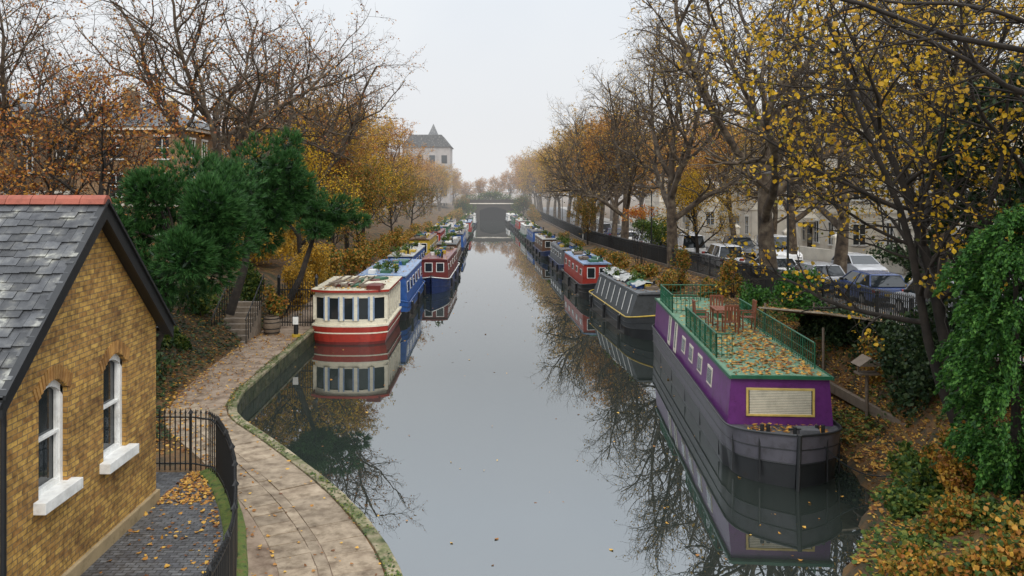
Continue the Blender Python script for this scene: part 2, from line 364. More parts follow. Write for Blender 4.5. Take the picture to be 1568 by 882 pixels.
# ---------------------------------------------------------------- brick house
H=empty('brick_house')
GX=-7.35;y0,y1,ya=12.15,17.8,15.0;zb,ze,za=.58,4.6,7.1
top=lambda y: za-(za-ze)*abs(y-ya)/((y1-ya) if y>ya else (ya-y0))
wins=[(13.2,14.1,2.42,4.02),(15.4,16.35,2.3,4.0)]
def wtop(w,y):
    c=(w[0]+w[1])/2;hw=(w[1]-w[0])/2;return w[3]+.24*(1-((y-c)/hw)**2)
mb=MB();ys=sorted(set([y0,ya,y1]+[a+(b-a)*i/10 for a,b,_,_ in wins for i in range(11)]))
for a,b in zip(ys[:-1],ys[1:]):
    c=(a+b)/2;w=[w for w in wins if w[0]<c<w[1]]
    def q(z00,z01,z10,z11): mb.add([(GX,a,z00),(GX,b,z01),(GX,b,z11),(GX,a,z10)],[[0,1,2,3]])
    if w:
        w=w[0];q(zb,zb,w[2],w[2]);q(wtop(w,a),wtop(w,b),top(a),top(b))
        mb.add([(GX,a,wtop(w,a)),(GX,b,wtop(w,b)),(GX-.25,b,wtop(w,b)),(GX-.25,a,wtop(w,a))],[[0,3,2,1]])
    else:q(zb,zb,top(a),top(b))
for w in wins:
    for yy in w[:2]: mb.add([(GX,yy,w[2]),(GX,yy,w[3]),(GX-.25,yy,w[3]),(GX-.25,yy,w[2])],[[0,1,2,3]])
for yy in(y0,y1): mb.add([(GX,yy,zb),(GX-7,yy,zb),(GX-7,yy,ze),(GX,yy,ze)],[[0,1,2,3]])
mb.add([(GX-7,y0,zb),(GX-7,y1,zb),(GX-7,y1,ze),(GX-7,ya,za),(GX-7,y0,ze)],[[0,1,2,3,4]])
mb.obj('walls',[YBRICK],H)
mb=MB();mb.box((GX-3.5,(y0+y1)/2,.72),(7.14,y1-y0+.14,.32));mb.obj('plinth',[mat('plinth_render',(.32,.24,.13),.8,3,.3,dirt=.8)],H,.02)
mb=MB()
for w in wins:
    c=(w[0]+w[1])/2;n=15
    for i in range(n):
        u=(i+.5)/n;y=w[0]-.08+(w[1]-w[0]+.16)*u;an=(u-.5)*.95
        mb.box((GX+.006,y+math.sin(an)*.12,wtop(w,min(max(y,w[0]),w[1]))+.125*math.cos(an)),(.02,(w[1]-w[0]+.16)/n*.86,.235),M=Matrix.Rotation(-an,3,'X'))
mb.obj('window_arches',[ARCHB],H)
mb=MB();gb=MB()
for w in wins:
    c=(w[0]+w[1])/2;W=w[1]-w[0];fx=GX-.14
    for s in(0,1):
        mb.box((fx,(w[0]+.05) if s==0 else (w[1]-.05),(w[2]+w[3])/2+.03),(.12,.1,w[3]-w[2]+.1))
    for i in range(10):
        a=w[0]+W*i/10;b=w[0]+W*(i+1)/10
        zt=(wtop(w,a),wtop(w,b));za0=[zt[0]-.12,zt[1]-.12]
        mb.add([(fx+.06,a,za0[0]),(fx+.06,b,za0[1]),(fx+.06,b,zt[1]),(fx+.06,a,zt[0])],[[0,1,2,3]])
        mb.add([(fx+.06,a,za0[0]),(fx+.06,b,za0[1]),(fx-.04,b,za0[1]),(fx-.04,a,za0[0])],[[0,3,2,1]])
        gb.add([(fx-.035,a,w[2]),(fx-.035,b,w[2]),(fx-.035,b,zt[1]),(fx-.035,a,zt[0])],[[0,1,2,3]])
    zm=(w[2]+w[3])/2+.1
    mb.box((fx,c,zm),(.09,W-.2,.055));mb.box((fx,c,w[2]+.05),(.1,W-.2,.09))
    for sy in(w[0]+.125,w[1]-.125): mb.box((fx,sy,(w[2]+w[3])/2+.05),(.06,.045,w[3]-w[2]))
    mb.box((GX+.02,c,w[2]-.09),(.36,W+.3,.19))
mb.obj('window_frames',[WHITE],H,.006);gb.obj('window_glass',[GLASS],H)
RB=MB()
for sgn,ye in((-1,y0-.32),(1,y1+.3)):
    sl=(za-ze)/((ya-y0) if sgn<0 else (y1-ya));Ls=math.hypot(abs(ye-ya),abs(ye-ya)*sl)
    dv=np.array([0,sgn,-sl])/math.hypot(1,sl);nv=np.array([0,sgn*sl,1])/math.hypot(1,sl)
    nr=int(Ls/.19);apex=np.array([0,ya,za+.12])
    for r in range(nr+1):
        for k in range(27):
            x1=GX+.26-k*.27-(r%2)*.135;x0=x1-.262
            if r%2 and k==0: x1=GX+.26;x0=x1-.128
            j=R.normal(0,.006);e=R.normal(0,.014)
            a=apex+dv*(r*.19)+nv*.012;b_=apex+dv*(r*.19+.31+e)+nv*(.038+j)
            if r*.19+.31>Ls+.05: b_=apex+dv*(Ls+.02)+nv*.03
            t=nv*.011
            RB.add([(x0,*a[1:]),(x1,*a[1:]),(x1,*b_[1:]),(x0,*b_[1:]),(x0,*(a-t)[1:]),(x1,*(a-t)[1:]),(x1,*(b_-t)[1:]),(x0,*(b_-t)[1:])],[[0,1,2,3],[3,2,6,7],[1,5,6,2],[0,3,7,4]])
    p0=apex;p1=apex+dv*(Ls-.02)
    RB.add([(GX+.24,*p0[1:]),(GX+.24,*p1[1:]),(GX-7.2,*p1[1:]),(GX-7.2,*p0[1:])],[[0,1,2,3]])
RB.obj('roof',[SLATE],H)
mb=MB()
for sgn,ye in((-1,y0-.34),(1,y1+.33)):
    sl=(za-ze)/((ya-y0) if sgn<0 else (y1-ya));zz=za-abs(ye-ya)*sl
    mb.prism([(ya,za+.13),(ye,zz+.13),(ye,zz-.17),(ya,za-.2)],0,GX+.2,GX+.255)
    mb.prism([(ya,za+.165),(ye,zz+.165),(ye,zz+.10),(ya,za+.1)],0,GX+.18,GX+.3)
    mb.prism([(ya,za-.08),(ye,zz-.06),(ye,zz-.10),(ya,za-.12)],0,GX+.0,GX+.2)
    mb.cyl((GX+.25,ye-.02*sgn,zz+.02),(GX-7,ye-.02*sgn,zz+.02),.06,n=8)
mb.cyl((GX+.12,y0-.1,4.3),(GX+.12,y0-.1,.6),.045,n=8)
mb.obj('bargeboards_gutters',[BLACK],H)
mb=MB()
for k in range(16):
    x=GX+.27-k*.45
    mb.prism([(ya-.17,za+.07),(ya-.12,za+.17),(ya-.04,za+.235),(ya+.04,za+.235),(ya+.12,za+.17),(ya+.17,za+.07)],0,x-.44,x)
mb.obj('ridge_tiles',[TERRA],H,.008)
# ---------------------------------------------------------------- boats
HULLB=paint('hull_black',(.018,.019,.02),.35,.3);DECK=mat('deck',(.08,.08,.085),.7,4,.1)
P_G2=paint('green_canvas',(.04,.12,.07),.7);P_BL=paint('blue_paint',(.025,.09,.30));P_NAVY=paint('navy_paint',(.018,.035,.11));P_RED=paint('red_paint',(.34,.035,.022))
P_PUR=paint('purple_paint',(.125,.026,.15),.35,.7);P_GRY=paint('grey_hull',(.09,.085,.10),.4,.7);P_TEAL=paint('green_roof',(.12,.23,.14),.6,.7);P_GRN=paint('dark_green_paint',(.015,.11,.055),.4)
P_GREY=paint('grey_cover',(.11,.115,.12),.7);P_LB=paint('light_blue_roof',(.20,.28,.42),.5);P_MAR=paint('maroon_paint',(.14,.025,.022));P_YEL=paint('yellow_paint',(.5,.34,.04));P_LG=paint('light_grey_cover',(.38,.38,.36),.7);P_BRN=paint('brown_paint',(.11,.055,.03))
GOLD=paint('gold_frame',(.58,.42,.12),.4);P_DG=paint('dark_grey_cover',(.035,.038,.04),.7)
def boat(name,loc,rz,L,W,cab=None,z1=1.7,gun=.6,rise=.35,bl=2.6,sl=1.2,hullc=None,cabc=None,roofc=None,trim=None,front=2.6,back=1.6,wins=5,wz=None,wsz=(.85,.42),p=2.2,tum=.1,lower=None,clutter=True,strake=None,fend=True):
    E=empty(name,loc,rz);mb=MB()
    hullc=hullc or HULLB;trim=trim or WHITE;lower=lower or HULLB
    def hw(y):
        w=W/2
        if y<bl:w*=max(.03,1-(1-y/bl)**p)
        if y>L-sl:w*=max(.25,1-((y-(L-sl))/sl)**2.4*.75)
        return w
    def gh(y): return gun+(rise*(1-y/bl)**1.6 if y<bl else 0)+(.1*((y-L+sl)/sl)**2 if y>L-sl else 0)
    yy=np.concatenate([np.linspace(0,bl,16)**1.0*np.linspace(.25,1,16)**.6,np.linspace(bl+.3,L-sl,6),np.linspace(L-sl+.1,L,7)]);yy[0]=0
    for lo,hi,m in((-.35,.45,0),(.45,1.,1)):
        for s in(-1,1):
            rows=[]
            for y in yy:
                g=gh(y);r=[]
                for f in np.linspace(lo,hi,4):
                    rk=1-.10*(1-f) if y<bl else 1-.03*(1-f)
                    yo=y+(1-f)*.22*max(0,1-y/bl)
                    r.append((s*hw(y)*rk,yo,g*f if f>0 else f))
                rows.append(r)
            mb.grid(rows,m,True)
    mb.add([(-hw(L),L,-.35),(hw(L),L,-.35),(hw(L),L,gh(L)),(-hw(L),L,gh(L))],[[0,1,2,3]],1)
    mb.grid([[(-hw(y)+.01,y,gh(y)-.07),(hw(y)-.01,y,gh(y)-.07)] for y in yy],2)
    for f,rr in((1.,.035),(.45,.022),(.72,.015)):
        for s in(-1,1):
            mb.tubes(np.array([[(s*(hw(y)*(1-.10*(1-f) if y<bl else 1-.03*(1-f))+.005),y+(1-f)*.22*max(0,1-y/bl),gh(y)*f) for y in yy]]),np.full((1,len(yy)),rr),6,3 if f==1. else 0)
    mb.obj('hull',[lower,hullc,DECK,strake or hullc],E)
    c0,c1=front,L-back;wb=W/2-.1;wt=wb-tum;zb_=gun-.06
    X=lambda s,z:s*(wb+(wt-wb)*(z-zb_)/(z1-zb_))
    mb=MB()
    for s in(-1,1): mb.add([(X(s,zb_),c0,zb_),(X(s,zb_),c1,zb_),(X(s,z1),c1,z1),(X(s,z1),c0,z1)],[[0,1,2,3]])
    for y in(c0,c1): mb.add([(-wb,y,zb_),(wb,y,zb_),(wt,y,z1),(-wt,y,z1)],[[0,1,2,3]])
    mb.obj('cabin',[cabc],E)
    mb=MB();ro=[(-wt-.05,z1-.02),(-wt-.05,z1+.035),(-wt*.5,z1+.085),(0,z1+.1),(wt*.5,z1+.085),(wt+.05,z1+.035),(wt+.05,z1-.02)]
    mb.prism(ro,1,c0-.12,c1+.1);mb.obj('roof',[roofc],E,.01)
    mb=MB();gb=MB()
    wz=wz or (zb_+z1)/2+.12;a=math.atan2(wb-wt,z1-zb_)
    if wins:
        for i in range(wins):
            y=c0+(c1-c0)*(i+.5)/wins
            for s in(-1,1):
                M=Matrix.Rotation(-s*a,3,'Y')
                mb.box((X(s,wz)+s*.006,y,wz),(.03,wsz[0],wsz[1]),M=M);gb.box((X(s,wz)+s*.014,y,wz),(.03,wsz[0]-.09,wsz[1]-.09),M=M)
    if wins!=0 or tum<.3:
        zc=(zb_+z1)/2+.1;hh=(z1-zb_)
        for s in(-1,1):
            mb.box((s*wt*.45,c0-.01,zc+.05),(wt*.62,.04,hh*.5));gb.box((s*wt*.45,c0-.022,zc+.05),(wt*.62-.09,.04,hh*.5-.09))
    for s in(-1,1): mb.bar((X(s,z1)*.99+s*.015,c0-.05,z1-.05),(X(s,z1)*.99+s*.015,c1,z1-.05),.02,.05)
    mb.obj('window_frames',[trim],E)
    if gb.c: gb.obj('window_panes',[GLASS],E)
    mb=MB()
    if clutter: mb.cyl((wt*.5,c0+1.2,z1),(wt*.5,c0+1.2,z1+.5),.07,n=10,m=0)
    mb.cyl((0,.35,gh(.3)-.05),(0,.35,gh(.3)+.15),.05,n=8,m=0);mb.box((0,.35,gh(.3)+.1),(.3,.05,.05),0)
    mb.cyl((0,L-.5,gun),(0,L-.45,gun+.65),.03,n=6,m=0)
    if fend:
        for s in(-1,1):
            for y in np.linspace(bl+1,L-2,3): mb.cyl((s*(W/2+.07),y,.12),(s*(W/2+.07),y,gun-.1),.07,n=8,m=2);mb.cyl((s*(W/2+.05),y,gun-.1),(s*(W/2-.02),y,gun+.05),.012,n=4,m=5)
    if clutter:
        for i in range(int(L*1.6)):
            y=R.uniform(c0+.5,c1-.5);x=R.uniform(-.6,.6)*wt;t=R.integers(0,5)
            if t==0: mb.box((x,y,z1+.2),(.35,.7,.22),int(R.integers(1,7)),rz=R.uniform(-.2,.2))
            elif t==1: mb.cyl((x,y,z1+.07),(x,y,z1+.33),.14,.17,9,int(R.integers(1,7)))
            elif t==2: mb.box((x,y,z1+.17),(.6,1.1,.14),int(R.integers(1,7)))
            elif t==3: leaves(mb,np.array([x,y,z1+.4])+R.normal(0,.12,(90,3)),.12,7)
            else: mb.bar((x,y,z1+.14),(x+.1,min(y+2.2,c1),z1+.16),.06,.05,int(R.integers(1,5)))
        leaves(mb,np.stack([R.uniform(-wt,wt,160),R.uniform(c0,c1,160),np.full(160,z1+.11)],1),.12,8,flat=True)
    mb.obj('fittings',[BLACK,OLDW,TYRE,P_G2,P_BL,WHITE,P_YEL,L_GRN,L_FALL],E,.008 if not clutter else 0)
    return E
rzP=-math.atan2(1.15,17.0);PB=boat('purple_barge',(7.5,20.0,0),rzP,17.6,2.95,z1=2.42,gun=1.22,rise=.16,bl=1.9,p=3.2,hullc=P_GRY,cabc=P_PUR,roofc=P_TEAL,front=1.65,back=1.0,wins=0,tum=.1,clutter=False,trim=P_PUR,lower=HULLB,strake=HULLB,fend=False)
for ch in list(PB.children):
    if ch.name.startswith(('window_frames','window_panes')): bpy.data.objects.remove(ch)
mb=MB();gb=MB();bb=MB()
for (cx,cz,sx,sz) in((0,2.12,1.7,.06),(0,1.43,1.7,.06),(-.86,1.775,.06,.75),(.86,1.775,.06,.75)): mb.box((cx,1.625,cz),(sx,.05,sz))
gb.box((0,1.64,1.775),(1.66,.02,.64))
for i in range(15): bb.box((0,1.622,1.47+i*.043),(1.6,.012,.032))
sx=lambda z:-(1.375-.1*(z-1.16)/1.26)
a=math.atan2(.1,1.26);M=Matrix.Rotation(a,3,'Y')
for y in(4.3,5.9,7.5,9.0):
    mb.box((sx(1.85)-.004,y,1.85),(.03,.72,.56),1,M=M);gb.box((sx(1.85)-.014,y,1.85),(.03,.58,.42),M=M)
    mb.box((-sx(1.85)+.004,y,1.85),(.03,.72,.52),1)
for y in(10.8,12.3):
    mb.box((sx(1.8)-.004,y,1.8),(.03,.6,1.15),1,M=M);gb.box((sx(1.8)-.014,y,1.85),(.03,.2,.9),M=M)
mb.obj('window_frames',[GOLD,CREAM],PB,.01);gb.obj('window_panes',[GLASS],PB);bb.obj('window_blind',[mat('blind',(.6,.55,.42),.7,4,0)],PB)
mb=MB()
def rrail(a,b,z,h=.72,n=10):
    a=Vector((*a,z));b=Vector((*b,z))
    for f,r in((h,.025),(.12,.014),(h*.55,.010)):
        mb.cyl(a+Vector((0,0,f)),b+Vector((0,0,f)),r,n=6)
    for i in range(n+1):
        p=a.lerp(b,i/n);mb.cyl(p,p+Vector((0,0,h)),.025 if i%5==0 else .012,n=5)
rrail((-1.2,3.9),(-1.2,9.2),2.45,n=30);rrail((1.2,2.6),(1.2,11.5),2.45,n=42);rrail((-1.2,3.9),(-.75,3.9),2.45,n=3);rrail((-1.2,12.4),(-1.2,15.8),2.45,n=18);rrail((-1.2,15.8),(1.2,15.8),2.45,n=14)
rrail((-1.2,12.4),(-.2,12.4),2.45,n=6)
mb.obj('roof_railings',[P_GRN],PB)
mb=MB()
for s in(-1,1): mb.bar((s*1.335,1.5,2.44),(s*1.335,16.7,2.44),.03,.09)
mb.box((0,1.52,2.46),(2.6,.03,.08))
for s in(-1,1): mb.box((s*.45,11.3,2.62),(.5,.7,.3));
mb.obj('roof_edge_trim',[P_GRN],PB)
mb=MB()
for s in(-1,1):
    for y in(.45,1.1,2.4,5.2,8,11,14):
        w=1.475*max(.03,1-(1-min(y/1.9,1))**3.2)
        mb.box((s*(w*.975+.0),y+.04,.65),(.035,.04,1.1),0)
mb.cyl((0,.12,-.2),(0,-.06,1.42),.06,n=8)
for s in(-1,1):
    mb.cyl((s*.6,.55,1.3),(s*.6,.55,1.5),.05,n=8);mb.cyl((s*.75,.55,1.3),(s*.75,.55,1.5),.05,n=8)
mb.box((.35,.5,1.36),(.5,.4,.14),1)
mb.obj('hull_seams_bollards',[HULLB,DECK],PB)
def chair(mb,x,y,z,rz):
    c,s=math.cos(rz),math.sin(rz)
    T=lambda px,py,pz:(x+c*px-s*py,y+s*px+c*py,z+pz)
    for px in(-.22,.22):
        mb.bar(T(px,-.2,0),T(px,-.2,.62),.04,.04);mb.bar(T(px,.2,0),T(px,.26,1.0),.04,.04);mb.bar(T(px,-.22,.62),T(px,.24,.62),.05,.03)
    for i in range(5): mb.bar(T(-.22,-.18+i*.09,.43),T(.22,-.18+i*.09,.43),.07,.02)
    for i in range(5): mb.bar(T(-.2+i*.1,.215,.45),T(-.2+i*.1,.265,.97),.07,.018)
    mb.bar(T(-.23,.265,.99),T(.23,.265,.99),.05,.06)
mb=MB()
for k in range(7): mb.box((-.33+k*.11,8.6,2.5+.72),(.1,1.1,.03))
for sx_ in(-.3,.3):
    for sy_ in(-.42,.42): mb.bar((sx_,8.6+sy_,2.5),(sx_,8.6+sy_,3.2),.05,.05)
mb.obj('table',[WOOD],PB)
for i,(x,y,r) in enumerate(((0,7.6,3.14),(-.8,8.5,1.57),(.8,8.6,-1.57),(0,9.6,0.))):
    mb=MB();chair(mb,x,y,2.5,r);mb.obj('deck_chair',[WOOD],PB)
mb=MB();n=3400;P=np.stack([R.uniform(-1.2,1.2,n),R.uniform(1.6,16,n),np.full(n,0.)],1);P[:,2]=2.53-.07*(np.abs(P[:,0])/1.2)**2+R.uniform(0,.03,n)
P=P[R.random(n)<np.interp(P[:,1],[1.6,6,9,10.5,16],[1,1,.6,.3,.2])*np.interp(P[:,0],[-1.2,0,1.2],[.7,.8,1.2])]
leaves(mb,P,.12,0,flat=True,hexa=True)
P=np.stack([R.uniform(-1.0,1.0,220),R.uniform(.7,1.5,220),R.uniform(1.19,1.25,220)],1);leaves(mb,P,.12,0,flat=True)
mb.obj('roof_leaves',[L_FALL],PB)
mb=MB();t=np.linspace(0,1,12)
mb.tubes(np.array([[(7.9+2.2*k,20.5-.6*k,1.4-.9*k-.5*math.sin(k*3.14)) for k in t]]),np.full((1,12),.018),6);mb.obj('mooring_rope',[BLACK])
# right-side boats
b2=boat('covered_narrowboat',(8.05,39.2,0),.07,12.5,2.6,z1=2.15,gun=.95,hullc=P_DG,cabc=paint('tarp_grey',(.055,.06,.062),.8),roofc=P_GREY,wins=0,tum=.45,strake=P_YEL,bl=2.0,front=1.4,trim=P_LG)
mb=MB()
for i in range(9):
    rows=[]
    for u_ in np.linspace(-1,1,7): rows.append([(u_*.6+R.normal(0,.05),3+i*.9+v*.5,2.3+.25*math.cos(u_*1.4)+R.normal(0,.05)) for v in np.linspace(-1,1,5)])
    if i not in (2,5): mb.grid(rows,int(i%4==1),True)
for i in range(7): mb.cyl((-.9,2+i*1.3,2.05),(-1.15,2+i*1.3,1.1),.02,n=5,m=2)
mb.obj('tarpaulins',[P_LG,P_G2,WHITE],b2)
boat('narrowboat',(7.0,52.6,0),.035,13.5,2.2,z1=2.3,gun=.9,hullc=HULLB,cabc=P_RED,roofc=P_LB,wins=5,front=1.8)
boat('narrowboat',(6.8,67.0,0),.03,13,2.2,z1=2.1,gun=.8,hullc=P_NAVY,cabc=P_GREY,roofc=P_GREY,wins=5,front=2)
cols=[(P_NAVY,P_BRN),(HULLB,P_BL),(P_GRN,P_LG),(HULLB,P_RED),(P_NAVY,P_GRN),(HULLB,WHITE)]
for i,y in enumerate((81.5,96.,110.5,125,139.5,154)):
    boat('narrowboat',(float(Rx(y))-1.5,y,0),.04,13,2.2,z1=2.0,gun=.75,hullc=cols[i][0],cabc=cols[i][1],roofc=[P_LG,P_GREY,WHITE][i%3],wins=4)
# left
boat('blue_barge',(-6.25,44.8,0),.0,12.5,3.1,z1=2.45,gun=.95,hullc=P_BL,cabc=P_BL,roofc=P_LB,wins=6,wsz=(.8,.6),bl=1.2,front=.9,p=4)
boat('narrowboat',(-4.3,56.5,0),-.02,15,2.25,z1=2.15,gun=.85,hullc=P_NAVY,cabc=P_MAR,roofc=P_MAR,wins=5,lower=P_NAVY,strake=WHITE)
boat('narrowboat',(-7.0,59,0),0,15,2.25,z1=2.2,gun=.85,hullc=P_GRN,cabc=P_BL,roofc=P_LG,wins=5)
boat('narrowboat',(-4.3,73,0),0,14,2.2,z1=2.1,hullc=HULLB,cabc=P_BRN,roofc=P_GREY,wins=5)
boat('narrowboat',(-7.0,75,0),0,14,2.3,z1=2.4,hullc=P_MAR,cabc=P_YEL,roofc=P_BRN,wins=5)
for i,y in enumerate((89,104,119,134,149)):
    boat('narrowboat',(-4.3-.2*(i%2),y,0),0,13.5,2.2,z1=2.1,hullc=cols[i][0],cabc=cols[(i+1)%6][1],roofc=[P_GREY,P_LG,P_LB][i%3],wins=4)
    if y<130: boat('narrowboat',(-6.9,y+1,0),0,13.5,2.2,z1=2.2,hullc=cols[(i+2)%6][0],cabc=cols[(i+3)%6][1],roofc=[P_MAR,P_LG,P_GREY][i%3],wins=4)
# red & white houseboat
HB=empty('red_white_houseboat',(-6.85,38.6,0),.0)
mb=MB();W=3.6;L=6.2
def outl(k,y_in=0):
    w=W/2*k;pts=[]
    for t in np.linspace(-1,1,15):
        pts.append((w*t,.55*abs(t)**3.2+y_in))
    return pts+[(w,L),(-w,L)]
def ring(z0,z1_,k0,k1,m,yi=0):
    a=outl(k0,yi);b=outl(k1,yi);n=len(a)
    mb.add([(x,y,z0) for x,y in a]+[(x,y,z1_) for x,y in b],[[i,(i+1)%n,(i+1)%n+n,i+n] for i in range(n)],m,False)
def cap(z,k,m,yi=0):
    a=outl(k,yi);mb.add([(x,y,z) for x,y in a],[list(range(len(a)))],m)
ring(-.3,.12,.9,.94,1);ring(.12,.5,.94,.99,0);ring(.5,.56,1.01,1.01,2);ring(.56,.82,.99,1.0,0);ring(.82,.9,1.02,1.02,2);cap(.9,1.02,2)
mb.obj('hull',[P_RED,P_MAR,CREAM],HB)
mb=MB();ring(.9,1.1,.95,.95,0,.12);ring(2.25,2.45,.95,.95,0,.12);ring(2.45,2.56,1.04,1.04,1,-.02);cap(2.56,1.04,2,-.02);cap(2.45,1.04,1,-.02)
mb.obj('superstructure',[CREAM,P_RED,paint('cream_roof',(.55,.5,.38),.7)],HB)
mb=MB();gb=MB();k=.95;w=W/2*k
fy=lambda t:.55*abs(t)**3.2+.12
for t0,t1 in((-1,-.62),(-.62,-.2),(-.2,.2),(.2,.62),(.62,1)):
    A=np.array((w*t0,fy(t0)));B=np.array((w*t1,fy(t1)))
    gb.add([(A[0],A[1]+.05,1.1),(B[0],B[1]+.05,1.1),(B[0],B[1]+.05,2.25),(A[0],A[1]+.05,2.25)],[[0,1,2,3]])
    mb.bar((*A,1.1),(*A,2.27),.16,.14)
    D=A+(B-A)*.04
    mb.bar((*D,2.22),(*(A+(B-A)*.96),2.22),.06,.08);mb.bar((*D,1.13),(*(A+(B-A)*.96),1.13),.06,.07)
mb.bar((w,fy(1),1.1),(w,fy(1),2.27),.16,.14)
for s in(-1,1):
    gb.add([(s*(w-.04),fy(1),1.1),(s*(w-.04),L,1.1),(s*(w-.04),L,2.25),(s*(w-.04),fy(1),2.25)],[[0,1,2,3]])
    for y in np.linspace(fy(1)+.9,L-.05,6): mb.box((s*(w-.01),y,1.68),(.12,.28,1.17))
mb.obj('window_mullions',[CREAM],HB);gb.obj('window_panes',[GLASS],HB)
mb=MB()
for t in(-.68,-.56,-.26,-.14,.14,.26,.56,.68): mb.box((w*t,fy(t)-.04,1.68),(.09,.05,1.12))
mb.obj('blue_curtains',[P_LB],HB)
mb=MB()
for i in range(24):
    mb.box((R.uniform(-1.3,1.3),R.uniform(.6,5.5),2.63),(R.uniform(.2,.7),R.uniform(.3,1.2),R.uniform(.08,.28)),int(R.choice([0,0,1,2,2,3])),rz=R.uniform(-.6,.6))
for i in range(5): mb.bar((-1.2+.4*i,.8,2.7),(-1.0+.4*i,4.5,2.75),.07,.05,0)
leaves(mb,np.stack([R.uniform(-1.5,1.5,400),R.uniform(.3,6,400),np.full(400,2.6)],1),.13,4,flat=True)
mb.obj('roof_clutter',[OLDW,P_G2,CREAM,P_MAR,L_FALL],HB)
# ---------------------------------------------------------------- cars
def car(loc,paintm,kind=0,rz=0,name='parked_car'):
    E=empty(name,loc,rz);k=[(4.3,1.75,1.45),(4.6,1.85,1.7),(5.0,1.95,2.1)][kind];L,W,Hh=k;h=L/2;b=.95 if kind<2 else 1.15
    mb=MB()
    prof_=[(-h,.32),(-h,.6),(-h+.06,b-.08),(-h+.25,b),(h-1.25,b+.02),(h-.45,b-.12),(h-.08,b-.28),(h,.55),(h-.02,.3)]
    ws=[-W/2,-W/2+.06,W/2-.06,W/2];V=[]
    for x in ws:
        for y,z in prof_:
            V.append((x,y,z) if abs(x)<W/2-.01 else (x,y*.96,(z-.3)*.92+.33))
    n=len(prof_);F=[]
    for i in range(3):
        for j in range(n): F.append([i*n+j,i*n+(j+1)%n,(i+1)*n+(j+1)%n,(i+1)*n+j])
    mb.add(V,F,0,False);mb.add(V,[list(range(n)),list(range(3*n,4*n))],0)
    g=MB();y0b,y1b=(-h+.12,h-1.15);y0t,y1t=(-h+.5,h-1.95) if kind==0 else (-h+.3,h-1.85)
    wb_,wt_=W/2-.05,W/2-.22
    V=[(-wb_,y0b,b),(wb_,y0b,b),(wb_,y1b,b),(-wb_,y1b,b),(-wt_,y0t,Hh-.04),(wt_,y0t,Hh-.04),(wt_,y1t,Hh-.04),(-wt_,y1t,Hh-.04)]
    g.add(V,[[4,5,6,7],[0,1,5,4],[1,2,6,5],[2,3,7,6],[3,0,4,7]])
    mb.add([(x,y,z) for x,y,z in[(-wt_-.02,y0t-.05,Hh-.05),(wt_+.02,y0t-.05,Hh-.05),(wt_+.02,y1t+.05,Hh-.05),(-wt_-.02,y1t+.05,Hh-.05),(-wt_+.08,y0t+.1,Hh),(wt_-.08,y0t+.1,Hh),(wt_-.08,y1t-.1,Hh),(-wt_+.08,y1t-.1,Hh)]],[[0,3,2,1],[4,5,6,7],[0,1,5,4],[1,2,6,5],[2,3,7,6],[3,0,4,7]])
    for i in range(4): mb.bar(V[i],V[i+4],.07,.05)
    for s in(-1,1):
        a=Vector(V[1] if s>0 else V[0]).lerp(Vector(V[2] if s>0 else V[3]),.5);c=Vector(V[5] if s>0 else V[4]).lerp(Vector(V[6] if s>0 else V[7]),.5);mb.bar(a,c,.06,.05)
        if kind==2: mb.prism([(y0b,b),(0.2,b),(0.1,Hh-.06),(y0t,Hh-.06)],0,s*(W/2-.16),s*(W/2-.06))
    mb.obj('body',[paintm],E,.03);g.obj('glazing',[GLASS],E)
    w=MB()
    for sx_ in(-1,1):
        for yy_ in(-h+.85,h-.85):
            x=sx_*(W/2-.1)
            w.cyl((x-.1,yy_,.33),(x+.1,yy_,.33),.33,n=18,m=0);w.cyl((x+sx_*.08,yy_,.33),(x+sx_*.115,yy_,.33),.2,n=10,m=1)
        w.box((sx_*(W/2-.25),-h-.0,.78),(.3,.05,.16),2);w.box((sx_*(W/2-.28),h-.06,.66),(.34,.12,.14),1);w.box((sx_*(W/2+.05),y1b-.35,b+.06),(.16,.1,.12),0)
    w.box((0,-h-.01,.6),(.5,.03,.11),3);w.box((0,-h,.42),(W*.9,.08,.16),0);w.box((0,h,.42),(W*.9,.08,.16),0)
    w.obj('wheels_lights_bumpers',[TYRE,CHROME,P_RED,P_YEL],E,.01)
CW=paint('car_white',(.8,.8,.8),.2,.1);CS=paint('car_silver',(.45,.46,.48),.2,.1);CD=paint('car_dark',(.04,.045,.055),.2,.1);CB=paint('car_blue',(.05,.08,.2),.2,.1)
for y,m,k in((24.5,CD,0),(31,CS,1),(37.2,CB,0),(43.5,CS,0),(49.3,CW,0),(58,CW,1),(66.5,CW,2),(74,CD,0),(81,CS,0),(88,CW,0),(96,CB,0),(104,CS,1)):
    car((float(Fx(y))+3.7,y,float(Zr(y))+.01),m,k,name='parked_van' if k==2 else 'parked_car')
for y,m,k in((34,CW,0),(50,CS,0),(62,CW,2),(70,CD,1),(84,CS,0)):
    car((float(Fx(y))+9.3,y,float(Zr(y))+.01),m,k,math.pi,name='parked_van' if k==2 else 'parked_car')
def lamp(x,y,z):
    mb=MB();mb.cyl((0,0,0),(0,0,1),.11,.09,10);mb.cyl((0,0,1),(0,0,5.6),.06,.045,8);mb.cyl((0,0,5.6),(-.7,0,6),.035,.03,6);mb.box((-.95,0,6.02),(.6,.2,.1),1)
    mb.obj('street_lamp',[BLACK,CHROME],loc=(x,y,z))
for y in(39,66,95,125): lamp(float(Fx(y))+.7,y,float(Zr(y)))
